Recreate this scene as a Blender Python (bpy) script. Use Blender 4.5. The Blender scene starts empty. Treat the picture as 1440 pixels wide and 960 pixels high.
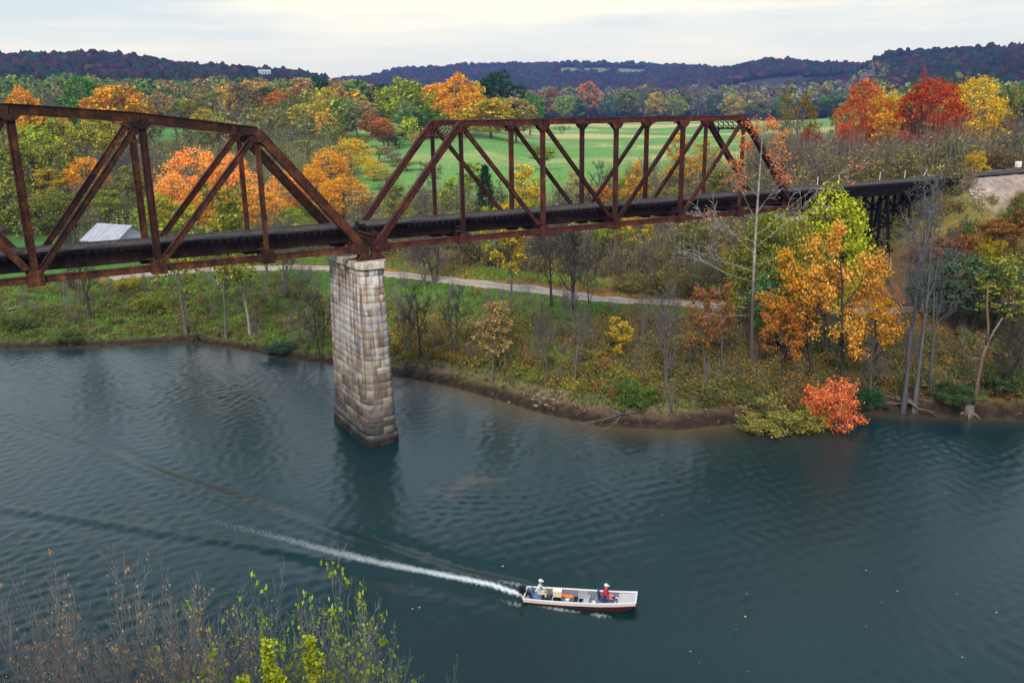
import bpy, math, random
import numpy as np
from mathutils import Vector, Matrix
random.seed(7); RNG = np.random.default_rng(11)
R = math.radians
C = bpy.context.scene.collection
SC = bpy.context.scene

# ------------------------------------------------------------------ camera
CAM = np.array((-24.0, -61.28, 25.27)); FPX = 1201.24
CR = np.array((0.86016553, -0.50983391, -0.01358853))
CU = np.array((0.14296947, 0.21546435, 0.96598905))
CF = np.array((0.48956613, 0.83285323, -0.25822569))
cam_d = bpy.data.cameras.new('camera'); cam = bpy.data.objects.new('camera', cam_d); C.objects.link(cam)
cam_d.sensor_width = 36; cam_d.lens = 36*FPX/1440; cam_d.clip_start = 0.1; cam_d.clip_end = 20000
M4 = Matrix.Identity(4)
for i in range(3):
    M4[i][0], M4[i][1], M4[i][2], M4[i][3] = CR[i], CU[i], -CF[i], CAM[i]
cam.matrix_world = M4; SC.camera = cam

# ------------------------------------------------------------------ sky, sun, exposure
SUN_EL, SUN_AZ = 38, 222      # degrees; azimuth clockwise from +Y: low behind the camera, to its left
w = bpy.data.worlds.new('World'); SC.world = w; w.use_nodes = True
nt = w.node_tree; nt.nodes.clear()
def N(nt, t, **kw):
    n = nt.nodes.new(t)
    for k, v in kw.items(): setattr(n, k, v)
    return n
def lk(nt, a, b): nt.links.new(a, b)
sky = N(nt, 'ShaderNodeTexSky', sky_type='NISHITA', sun_disc=False)
sky.sun_elevation = R(SUN_EL); sky.sun_rotation = R(SUN_AZ)
tc = N(nt, 'ShaderNodeTexCoord')
mp = N(nt, 'ShaderNodeMapping'); mp.inputs['Scale'].default_value = (1.6, 1.6, 15.0); lk(nt, tc.outputs['Generated'], mp.inputs['Vector'])
nz = N(nt, 'ShaderNodeTexNoise'); nz.inputs['Scale'].default_value = 1.7; nz.inputs['Detail'].default_value = 7; nz.inputs['Roughness'].default_value = 0.55
lk(nt, mp.outputs[0], nz.inputs['Vector'])
rp = N(nt, 'ShaderNodeValToRGB'); rp.color_ramp.elements[0].position = 0.36; rp.color_ramp.elements[1].position = 0.58
rp.color_ramp.elements[0].color = (6.6, 7.1, 6.7, 1); rp.color_ramp.elements[1].color = (9.6, 8.9, 6.9, 1)
lk(nt, nz.outputs['Fac'], rp.inputs['Fac'])
sx = N(nt, 'ShaderNodeSeparateXYZ'); lk(nt, tc.outputs['Generated'], sx.inputs[0])
el = N(nt, 'ShaderNodeMapRange'); el.inputs['From Min'].default_value = 0.13; el.inputs['From Max'].default_value = 0.4; lk(nt, sx.outputs['Z'], el.inputs['Value'])
up = N(nt, 'ShaderNodeMixRGB'); up.inputs['Color2'].default_value = (6.4, 7.5, 8.6, 1)
lk(nt, el.outputs[0], up.inputs['Fac']); lk(nt, rp.outputs['Color'], up.inputs['Color1'])
# low cream glow of the cloud deck near the horizon
lo = N(nt, 'ShaderNodeMapRange'); lo.inputs['From Min'].default_value = 0.035; lo.inputs['From Max'].default_value = 0.10
lo.inputs['To Min'].default_value = 0.75; lo.inputs['To Max'].default_value = 0.0; lk(nt, sx.outputs['Z'], lo.inputs['Value'])
cr_ = N(nt, 'ShaderNodeMixRGB'); cr_.inputs['Color2'].default_value = (9.9, 9.1, 6.8, 1)
lk(nt, lo.outputs[0], cr_.inputs['Fac']); lk(nt, up.outputs[0], cr_.inputs['Color1'])
mx = N(nt, 'ShaderNodeMixRGB'); mx.inputs['Fac'].default_value = 0.93
lk(nt, sky.outputs[0], mx.inputs['Color1']); lk(nt, cr_.outputs[0], mx.inputs['Color2'])
bg = N(nt, 'ShaderNodeBackground'); bg.inputs['Strength'].default_value = 0.1; lk(nt, mx.outputs[0], bg.inputs['Color'])
wo = N(nt, 'ShaderNodeOutputWorld'); lk(nt, bg.outputs[0], wo.inputs['Surface'])
sun_d = bpy.data.lights.new('sun', 'SUN'); sun_d.energy = 2.3; sun_d.angle = R(16); sun_d.color = (1.0, 0.9, 0.74)
sun = bpy.data.objects.new('sun', sun_d); C.objects.link(sun)
sd = Vector((math.sin(R(SUN_AZ))*math.cos(R(SUN_EL)), math.cos(R(SUN_AZ))*math.cos(R(SUN_EL)), math.sin(R(SUN_EL))))
sun.rotation_euler = sd.to_track_quat('Z', 'Y').to_euler()
SC.view_settings.view_transform = 'Standard'; SC.view_settings.look = 'None'; SC.view_settings.gamma = 1
SC.view_settings.exposure = 0.45; SC.view_settings.use_curve_mapping = False
SC.cycles.max_bounces = 5; SC.cycles.diffuse_bounces = 2; SC.cycles.glossy_bounces = 3; SC.cycles.transmission_bounces = 3
SC.cycles.volume_bounces = 0; SC.cycles.caustics_reflective = False; SC.cycles.caustics_refractive = False
SC.cycles.use_denoising = True; SC.cycles.sample_clamp_indirect = 4

# ------------------------------------------------------------------ helpers
def tag(o, label=None, cat=None, group=None, kind=None):
    if label: o['label'] = label
    if cat: o['category'] = cat
    if group: o['group'] = group
    if kind: o['kind'] = kind
    return o
def empty(name, loc=(0, 0, 0), rz=0.0):
    o = bpy.data.objects.new(name, None); C.objects.link(o); o.location = loc; o.rotation_euler = (0, 0, rz); o.empty_display_size = .3
    return o
def link(name, me, parent=None):
    o = bpy.data.objects.new(name, me); C.objects.link(o)
    if parent is not None: o.parent = parent
    return o
def np_mesh(name, v, f, mat=None, col=None, smooth=False, attrs=None):
    """v (n,3), f (m,k) all faces with k corners"""
    v = np.asarray(v, np.float32); f = np.asarray(f, np.int32); me = bpy.data.meshes.new(name)
    k = f.shape[1]
    me.vertices.add(len(v)); me.vertices.foreach_set('co', v.ravel())
    me.loops.add(f.size); me.loops.foreach_set('vertex_index', f.ravel())
    me.polygons.add(len(f)); me.polygons.foreach_set('loop_start', np.arange(0, f.size, k, dtype=np.int32))
    me.polygons.foreach_set('loop_total', np.full(len(f), k, np.int32))
    if smooth: me.polygons.foreach_set('use_smooth', np.ones(len(f), bool))
    me.update(calc_edges=True)
    if col is not None:
        a = me.color_attributes.new('Col', 'FLOAT_COLOR', 'POINT')
        c4 = np.ones((len(v), 4), np.float32); c4[:, :3] = col; a.data.foreach_set('color', c4.ravel())
    for n, d in (attrs or {}).items():
        a = me.attributes.new(n, 'FLOAT', 'POINT'); a.data.foreach_set('value', np.asarray(d, np.float32))
    if mat: me.materials.append(mat)
    return me
class MB:
    """collects boxes, bars, tubes, plates; build() makes ONE mesh object of them"""
    def __init__(s): s.v = []; s.f = []
    def add(s, v, f):
        b = len(s.v); s.v += [tuple(map(float, p)) for p in v]; s.f += [tuple(i+b for i in q) for q in f]
    def box(s, c, d, rz=0, M=None):
        x, y, z = d[0]/2, d[1]/2, d[2]/2
        p = [Vector((a*x, b*y, e*z)) for a in (-1, 1) for b in (-1, 1) for e in (-1, 1)]
        if rz: p = [Matrix.Rotation(rz, 3, 'Z') @ q for q in p]
        if M is not None: p = [M @ q for q in p]
        p = [q+Vector(c) for q in p]
        s.add(p, [(0, 1, 3, 2), (4, 6, 7, 5), (0, 4, 5, 1), (2, 3, 7, 6), (0, 2, 6, 4), (1, 5, 7, 3)])
    def sweep(s, p0, p1, prof, side=(0, 1, 0), closed=True):
        """prof: 2D outline (u along side, v along the third axis) swept from p0 to p1"""
        p0, p1 = Vector(p0), Vector(p1); t = (p1-p0).normalized(); u = Vector(side); u = (u-t*u.dot(t)).normalized(); v = t.cross(u)
        n = len(prof); pts = [p0+u*a+v*b for a, b in prof]+[p1+u*a+v*b for a, b in prof]
        s.add(pts, [(i, (i+1) % n, n+(i+1) % n, n+i) for i in range(n)]+[tuple(range(n))[::-1], tuple(range(n, 2*n))])
    def bar(s, p0, p1, wu, wv, side=(0, 1, 0)):
        a, b = wu/2, wv/2; s.sweep(p0, p1, [(-a, -b), (a, -b), (a, b), (-a, b)], side)
    def ibar(s, p0, p1, wu, wv, tf=.05, tw=.05, side=(0, 1, 0)):
        """I section: flanges stand across u (seen edge-on from the side), web joins them"""
        a, b, f, t = wu/2, wv/2, tf, tw/2
        s.sweep(p0, p1, [(-a, -b), (a, -b), (a, -b+f), (t, -b+f), (t, b-f), (a, b-f), (a, b), (-a, b), (-a, b-f), (-t, b-f), (-t, -b+f), (-a, -b+f)], side)
    def tube(s, path, rad, n=6):
        path = [Vector(p) for p in path]; rings = []
        for i, p in enumerate(path):
            t = (path[min(i+1, len(path)-1)]-path[max(i-1, 0)]).normalized()
            u = t.orthogonal().normalized() if i == 0 else (u-t*u.dot(t)).normalized()
            vv = t.cross(u); r = rad[i] if hasattr(rad, '__len__') else rad
            rings.append([p+(u*math.cos(2*math.pi*k/n)+vv*math.sin(2*math.pi*k/n))*r for k in range(n)])
        L = len(rings); f = [(i*n+k, i*n+(k+1) % n, (i+1)*n+(k+1) % n, (i+1)*n+k) for i in range(L-1) for k in range(n)]
        s.add([q for r in rings for q in r], f+[tuple(range(n))[::-1], tuple(range((L-1)*n, L*n))])
    def plate(s, poly, axis, c, th):
        """flat polygon in the plane across axis ('y' or 'x'), thickness th, centred at c on that axis"""
        P = []
        for e in (-th/2, th/2):
            for a, b in poly: P.append((a, c+e, b) if axis == 'y' else (c+e, a, b))
        n = len(poly); s.add(P, [tuple(range(n)), tuple(range(n, 2*n))[::-1]]+[(i, n+i, n+(i+1) % n, (i+1) % n) for i in range(n)])
    def mesh(s, name, mat, smooth=False):
        me = bpy.data.meshes.new(name); me.from_pydata(s.v, [], s.f)
        if mat: me.materials.append(mat)
        if smooth:
            for p in me.polygons: p.use_smooth = True
        import bmesh
        bm = bmesh.new(); bm.from_mesh(me); bmesh.ops.recalc_face_normals(bm, faces=bm.faces); bm.to_mesh(me); bm.free()
        return me
    def build(s, name, mat, parent=None, smooth=False): return link(name, s.mesh(name, mat, smooth), parent)

def ray(px, py): return CF+CR*(px-720)/FPX-CU*(py-480)/FPX
def wnoise(x, y, s=1.0, seed=0, n=6):
    r = np.random.default_rng(seed+100); o = np.zeros_like(np.asarray(x, float)); amp = 0
    for i in range(n):
        a = r.uniform(0, 6.283); k = s*(0.6+0.5*i); p = r.uniform(0, 6.283); q = r.uniform(.7, 1.3)
        o = o+np.sin((x*math.cos(a)+y*math.sin(a))*k*q+p+1.3*np.sin((x*math.sin(a)-y*math.cos(a))*k*.53+p*2))/(1+.5*i); amp += 1/(1+.5*i)
    return o/amp

# ------------------------------------------------------------------ materials
def new_mat(name):
    m = bpy.data.materials.new(name); m.use_nodes = True; nt = m.node_tree; nt.nodes.clear()
    o = N(nt, 'ShaderNodeOutputMaterial'); b = N(nt, 'ShaderNodeBsdfPrincipled'); lk(nt, b.outputs[0], o.inputs[0])
    return m, nt, b, o
def noise_node(nt, scale, detail=4, rough=.6, coord='Object', stretch=None):
    tc = N(nt, 'ShaderNodeTexCoord'); n = N(nt, 'ShaderNodeTexNoise'); n.inputs['Scale'].default_value = scale
    n.inputs['Detail'].default_value = detail; n.inputs['Roughness'].default_value = rough
    if stretch:
        mp = N(nt, 'ShaderNodeMapping'); mp.inputs['Scale'].default_value = stretch; lk(nt, tc.outputs[coord], mp.inputs[0]); lk(nt, mp.outputs[0], n.inputs['Vector'])
    else: lk(nt, tc.outputs[coord], n.inputs['Vector'])
    return n
def ramp(nt, src, stops):
    r = N(nt, 'ShaderNodeValToRGB'); e = r.color_ramp.elements
    while len(e) < len(stops): e.new(.5)
    for i, (p, c) in enumerate(stops): e[i].position = p; e[i].color = (*c, 1)
    lk(nt, src, r.inputs['Fac']); return r
def bump(nt, b, src, strength=.3, dist=.02):
    n = N(nt, 'ShaderNodeBump'); n.inputs['Strength'].default_value = strength; n.inputs['Distance'].default_value = dist
    lk(nt, src, n.inputs['Height']); lk(nt, n.outputs[0], b.inputs['Normal'])
def simple(name, c1, c2=None, scale=3, rough=.7, metal=0, bmp=0, stretch=None, lo=.35, hi=.65, spec=.3):
    m, nt, b, o = new_mat(name); b.inputs['Specular IOR Level'].default_value = spec; b.inputs['Roughness'].default_value = rough; b.inputs['Metallic'].default_value = metal
    n = noise_node(nt, scale, 5, .65, stretch=stretch)
    r = ramp(nt, n.outputs['Fac'], [(lo, c1), (hi, c2 or tuple(.7*x for x in c1))]); lk(nt, r.outputs[0], b.inputs['Base Color'])
    if bmp: bump(nt, b, n.outputs['Fac'], bmp)
    return m
def rust(name, dark, mid, hot):
    m, nt, b, o = new_mat(name); b.inputs['Roughness'].default_value = .82; b.inputs['Specular IOR Level'].default_value = .25
    n1 = noise_node(nt, .9, 8, .7); n2 = noise_node(nt, 7, 5, .7); 
    a = N(nt, 'ShaderNodeMath', operation='MULTIPLY_ADD'); a.inputs[1].default_value = .35; lk(nt, n2.outputs['Fac'], a.inputs[0])
    s = N(nt, 'ShaderNodeMath', operation='MULTIPLY'); s.inputs[1].default_value = .75; lk(nt, n1.outputs['Fac'], s.inputs[0]); lk(nt, s.outputs[0], a.inputs[2])
    r = ramp(nt, a.outputs[0], [(.36, dark), (.53, mid), (.70, hot)])
    oi = N(nt, 'ShaderNodeObjectInfo'); mr = N(nt, 'ShaderNodeMapRange'); mr.inputs['To Min'].default_value = .55; mr.inputs['To Max'].default_value = 1.35; lk(nt, oi.outputs['Random'], mr.inputs[0])
    st = noise_node(nt, 5, 3, .5, stretch=(1, 1, .12)); m2 = N(nt, 'ShaderNodeMapRange'); m2.inputs['From Min'].default_value = .35; m2.inputs['From Max'].default_value = .65; m2.inputs['To Min'].default_value = .65; m2.inputs['To Max'].default_value = 1.25; lk(nt, st.outputs['Fac'], m2.inputs[0])
    mm = N(nt, 'ShaderNodeMath', operation='MULTIPLY'); lk(nt, mr.outputs[0], mm.inputs[0]); lk(nt, m2.outputs[0], mm.inputs[1])
    v = N(nt, 'ShaderNodeVectorMath', operation='SCALE'); lk(nt, r.outputs[0], v.inputs[0]); lk(nt, mm.outputs[0], v.inputs['Scale']); lk(nt, v.outputs[0], b.inputs['Base Color'])
    bump(nt, b, n2.outputs['Fac'], .35, .02)
    return m
RUST_L = rust('rust_orange_brown', (.010, .006, .005), (.046, .0165, .0095), (.18, .055, .019))
RUST_R = rust('rust_maroon', (.018, .007, .007), (.054, .0145, .012), (.13, .036, .018))
RUST_D = rust('rust_dark', (.012, .009, .010), (.030, .014, .012), (.07, .026, .016))
TIE = simple('creosote_timber', (.006, .005, .006), (.018, .014, .014), 4, .9, bmp=.3, spec=.08)
TIMBER = simple('black_timber', (.004, .003, .004), (.014, .009, .008), 3, .95, bmp=.3, spec=.05)
GUARD = simple('weathered_timber', (.022, .019, .021), (.045, .039, .041), 3, .9, bmp=.2, spec=.1)
RAIL = simple('rail_steel', (.10, .09, .095), (.20, .18, .185), 4, .4, .3)
def vcol_mat(name, rough=.9, n_scale=2.0, amt=.5, bmp=.3, spec=.2, fine=None):
    m, nt, b, o = new_mat(name); b.inputs['Roughness'].default_value = rough; b.inputs['Specular IOR Level'].default_value = spec
    at = N(nt, 'ShaderNodeAttribute', attribute_name='Col'); n = noise_node(nt, n_scale, 6, .7)
    mr = N(nt, 'ShaderNodeMapRange'); mr.inputs['From Min'].default_value = .25; mr.inputs['From Max'].default_value = .75
    mr.inputs['To Min'].default_value = 1-amt; mr.inputs['To Max'].default_value = 1+amt; lk(nt, n.outputs['Fac'], mr.inputs[0])
    v = N(nt, 'ShaderNodeVectorMath', operation='SCALE'); lk(nt, at.outputs['Color'], v.inputs[0]); lk(nt, mr.outputs[0], v.inputs['Scale'])
    lk(nt, v.outputs[0], b.inputs['Base Color'])
    if bmp: bump(nt, b, n.outputs['Fac'], bmp, .1)
    return m
GROUND = vcol_mat('ground_cover', 1.0, 1.3, .55, .5, .05)
def foliage_nodes(m, nt, o, col):
    nt.nodes.remove([x for x in nt.nodes if x.type == 'BSDF_PRINCIPLED'][0])
    d = N(nt, 'ShaderNodeBsdfDiffuse'); t = N(nt, 'ShaderNodeBsdfTranslucent'); mx = N(nt, 'ShaderNodeMixShader'); mx.inputs[0].default_value = .3
    lk(nt, col, d.inputs[0]); lk(nt, col, t.inputs[0]); lk(nt, d.outputs[0], mx.inputs[1]); lk(nt, t.outputs[0], mx.inputs[2]); lk(nt, mx.outputs[0], o.inputs[0])
def leaf_vcol(name):
    m, nt, b, o = new_mat(name); at = N(nt, 'ShaderNodeAttribute', attribute_name='Col'); v = N(nt, 'ShaderNodeVectorMath', operation='SCALE'); v.inputs['Scale'].default_value = 1.22; lk(nt, at.outputs['Color'], v.inputs[0]); foliage_nodes(m, nt, o, v.outputs[0]); return m
def leaf_obj(name):
    """leaf colour = the object's own colour, varied per leaf; the colour's alpha says how much of the crown is still green"""
    m, nt, b, o = new_mat(name); oi = N(nt, 'ShaderNodeObjectInfo'); t = N(nt, 'ShaderNodeAttribute', attribute_name='tint'); g = N(nt, 'ShaderNodeAttribute', attribute_name='clump')
    mr = N(nt, 'ShaderNodeMapRange'); mr.inputs['To Min'].default_value = .68; mr.inputs['To Max'].default_value = 1.72; lk(nt, t.outputs['Fac'], mr.inputs[0])
    lt = N(nt, 'ShaderNodeMath', operation='LESS_THAN'); lk(nt, g.outputs['Fac'], lt.inputs[0]); lk(nt, oi.outputs['Alpha'], lt.inputs[1])
    fa = N(nt, 'ShaderNodeMath', operation='MULTIPLY'); fa.inputs[1].default_value = .75; lk(nt, lt.outputs[0], fa.inputs[0])
    mx = N(nt, 'ShaderNodeMixRGB'); mx.inputs['Color2'].default_value = (.12, .17, .022, 1); lk(nt, fa.outputs[0], mx.inputs['Fac']); lk(nt, oi.outputs['Color'], mx.inputs['Color1'])
    v = N(nt, 'ShaderNodeVectorMath', operation='SCALE'); lk(nt, mx.outputs[0], v.inputs[0]); lk(nt, mr.outputs[0], v.inputs['Scale'])
    foliage_nodes(m, nt, o, v.outputs[0]); return m
LEAF = leaf_obj('autumn_leaf'); LEAFV = leaf_vcol('mixed_leaf')
def bark_mat():
    m, nt, b, o = new_mat('bark'); b.inputs['Roughness'].default_value = .9; oi = N(nt, 'ShaderNodeObjectInfo'); n = noise_node(nt, 3, 5, .7, stretch=(3, 3, .8))
    mr = N(nt, 'ShaderNodeMapRange'); mr.inputs['From Min'].default_value = .3; mr.inputs['From Max'].default_value = .7; mr.inputs['To Min'].default_value = .5; mr.inputs['To Max'].default_value = 1.4
    lk(nt, n.outputs['Fac'], mr.inputs[0]); v = N(nt, 'ShaderNodeVectorMath', operation='SCALE'); lk(nt, oi.outputs['Color'], v.inputs[0]); lk(nt, mr.outputs[0], v.inputs['Scale'])
    lk(nt, v.outputs[0], b.inputs['Base Color']); return m
BARK = bark_mat()

# ------------------------------------------------------------------ terrain height
SHORE = np.array([(-900, 640), (-200, 160), (-60, 66), (-26.7, 50), (-16.1, 44.1), (-8, 41.4), (-3.8, 34.9), (-.2, 28), (3.3, 22.8), (7.4, 14.7), (10, 10.3), (12.3, 3.2), (13.7, -1.8),
                  (16.3, -7.6), (20.7, -11.4), (26.3, -13), (28.6, -15.5), (36.3, -16.4), (39.6, -19.6), (46.6, -25.1), (70, -42), (200, -150), (900, -760)], float)
def shore_d(x, y):
    """signed distance to the far shoreline, positive on land"""
    x = np.asarray(x, float); y = np.asarray(y, float); best = np.full(x.shape, 1e9)
    for a, b in zip(SHORE[:-1], SHORE[1:]):
        e = b-a; t = np.clip(((x-a[0])*e[0]+(y-a[1])*e[1])/(e@e), 0, 1)
        best = np.minimum(best, np.hypot(x-a[0]-t*e[0], y-a[1]-t*e[1]))
    P = np.vstack([SHORE, [(9000, -7000), (9000, 9000), (-9000, 9000), (-9000, 6000)]]); ins = np.zeros(x.shape, bool)
    for a, b in zip(P, np.roll(P, -1, 0)):
        c = (a[1] > y) != (b[1] > y)
        if a[1] != b[1]: ins ^= c & (x < (b[0]-a[0])*(y-a[1])/(b[1]-a[1])+a[0])
    return np.where(ins, best, -best)
RT = np.array([0, 100, 150, 200, 300, 450, 650, 950, 1200, 1500, 2000, 2600, 3500, 8000], float)
AT = np.array([-60, 0, 6, 12, 17, 20.5, 24, 28, 34, 41, 47, 50, 54, 60, 100], float)
HT = np.array([
 [4, 4.3, 4.8, 8, 15, 26, 36, 48, 82, 108, 80, 70, 70, 60],
 [4, 4.3, 4.8, 8, 15, 26, 36, 48, 82, 109, 80, 70, 70, 60],
 [4, 4.3, 4.8, 8, 15, 26, 36, 48, 82, 112, 80, 70, 70, 60],
 [4, 4.3, 4.8, 8, 15, 26, 35, 46, 76, 94, 80, 70, 70, 60],
 [4, 4.3, 5.0, 9, 17, 26, 34, 44, 68, 86, 80, 90, 80, 60],
 [4, 4.4, 5.6, 11.5, 18, 25, 30, 36, 48, 62, 84, 116, 90, 60],
 [4, 4.4, 6.5, 12, 18, 21, 26, 32, 40, 46, 76, 142, 110, 60],
 [4, 4.4, 7.2, 11.5, 17, 19, 22, 24, 36, 40, 72, 150, 120, 60],
 [4, 4.4, 6.8, 8.5, 11.5, 14, 15, 16, 34, 38, 74, 152, 120, 60],
 [4, 4.4, 6.2, 7.5, 9.5, 12, 13.5, 15.5, 34, 38, 80, 138, 120, 60],
 [4, 4.4, 6.2, 7.5, 9.5, 12, 13.5, 15.5, 34, 46, 119, 110, 100, 60],
 [4, 4.4, 7.5, 10, 11, 12.5, 14, 16, 34, 56, 108, 110, 100, 60],
 [4, 5, 12, 13, 14.5, 16, 18, 24, 50, 97, 90, 100, 100, 60],
 [4, 5, 13, 14, 15, 17, 22, 34, 64, 96, 90, 100, 100, 60],
 [4, 5, 13, 14, 15, 17, 22, 34, 64, 98, 90, 100, 100, 60]], float)
ROAD_R = [(40, 11), (47.5, 2.5), (54, -2.5), (61, -6.8), (70, -11.5), (85, -19), (110, -33), (150, -60)]
def polyline_d(x, y, P):
    """distance to a polyline, arc length of the nearest point, side"""
    best = np.full(np.shape(x), 1e9); arc = np.zeros(np.shape(x)); L = 0; sgn = np.zeros(np.shape(x))
    for a, b in zip(P[:-1], P[1:]):
        a = np.array(a, float); b = np.array(b, float); e = b-a; l = math.hypot(*e)
        t = np.clip(((x-a[0])*e[0]+(y-a[1])*e[1])/(l*l), 0, 1); dd = np.hypot(x-a[0]-t*e[0], y-a[1]-t*e[1])
        m = dd < best; best = np.where(m, dd, best); arc = np.where(m, L+t*l, arc); sgn = np.where(m, np.sign((x-a[0])*e[1]-(y-a[1])*e[0]), sgn); L += l
    return best, arc, sgn
def sstep(x, a, b): t = np.clip((x-a)/(b-a), 0, 1); return t*t*(3-2*t)
def height(x, y):
    x = np.asarray(x, float); y = np.asarray(y, float)
    d = shore_d(x, y); dx, dy = x-CAM[0], y-CAM[1]; r = np.hypot(dx, dy); az = np.degrees(np.arctan2(dx, dy))
    steep = np.clip((x-5)/30, 0, 1)
    bank = np.interp(d, [-60, -20, -6, 0, .8, 2.5, 6, 14, 25, 40, 80], [-4, -2.5, -.8, -.03, .35, .8, 1.3, 2.2, 3.2, 3.9, 4.5])
    cut = np.interp(d, [-60, -20, -6, 0, .5, 1.2, 3, 10, 22, 40, 80], [-4, -2.5, -.8, -.03, .35, 1.2, 1.7, 2.5, 3.4, 4.2, 4.6])
    bank = bank*(1-steep)+cut*steep
    bank = bank+np.where(d > .3, (.26*wnoise(x, y, .5, 1)*sstep(d, 1, 6)+.16*wnoise(x, y, 1.7, 6)*sstep(d, .3, 1.5)*sstep(d, 9, 4)), 0)
    # terrain table
    ai = np.clip(np.interp(az, AT, np.arange(len(AT))), 0, len(AT)-1.001); ri = np.clip(np.interp(r, RT, np.arange(len(RT))), 0, len(RT)-1.001)
    a0 = ai.astype(int); r0 = ri.astype(int); ta = ai-a0; tr = ri-r0; ta = ta*ta*(3-2*ta)
    g = HT[a0, r0]*(1-ta)*(1-tr)+HT[a0+1, r0]*ta*(1-tr)+HT[a0, r0+1]*(1-ta)*tr+HT[a0+1, r0+1]*ta*tr
    g = g+.02*np.clip(r-120, 0, 500)**.8*wnoise(x, y, .02, 2)+np.clip((r-900)/500, 0, 1)*5*wnoise(x, y, .008, 3)
    far = bank+(g-bank)*sstep(d, 35, 100)
    # railway embankment beyond the trestle, and the slope of the hill it cuts
    emb = 16.85-.55*np.clip(75.3-x, 0, None)-.80*np.clip(-1.6-y, 0, None)-.25*np.clip(y-7.2, 0, 9)-.02*np.clip(y-7, 0, None)+.3*wnoise(x, y, .4, 5)*sstep(np.abs(y-2.6), 3.5, 7)
    far = np.where(d > 2, np.maximum(far, emb), far)
    rd = polyline_d(x, y, ROAD_R)[0]; far = far+(np.interp(x, [40, 48, 60, 75, 120], [3.9, 3.9, 4.1, 4.6, 6])-far)*sstep(rd, 6.5, 2.4)*(d > 4)
    # near bluff under the viewpoint
    s = dx*.72+dy*.694
    near = np.interp(s, [-300, -60, -5, 1.2, 4, 15, 18, 22, 40], [60, 32, 24.6, 23.6, 20.5, 1.0, -.3, -1.5, -40])
    return np.where(d > -1, far, np.maximum(far, near))
def hz(x, y): return float(height(np.array([x]), np.array([y]))[0])
_rs = np.concatenate([np.linspace(28, 200, 1400), np.geomspace(201, 4000, 1500)])
def ground_at(px, py):
    """the point of the terrain (or water) that photo column px, row py looks at"""
    d = ray(px, py); h = math.hypot(d[0], d[1]); x = CAM[0]+d[0]/h*_rs; y = CAM[1]+d[1]/h*_rs; z = CAM[2]+d[2]/h*_rs
    g = np.maximum(height(x, y), 0); k = np.argmax(z <= g)
    return (float(x[k]), float(y[k]), float(g[k])) if (z <= g).any() else (float(x[-1]), float(y[-1]), float(g[-1]))
def at_r(px, py, r):
    d = ray(px, py); h = math.hypot(d[0], d[1]); return float(CAM[0]+d[0]/h*r), float(CAM[1]+d[1]/h*r), float(CAM[2]+d[2]/h*r)
_hx, _hy, _hz = at_r(372, 101, 1330); HOUSE = (math.degrees(math.atan2(_hx-CAM[0], _hy-CAM[1])), 1330)
HAZE = .00014
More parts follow.
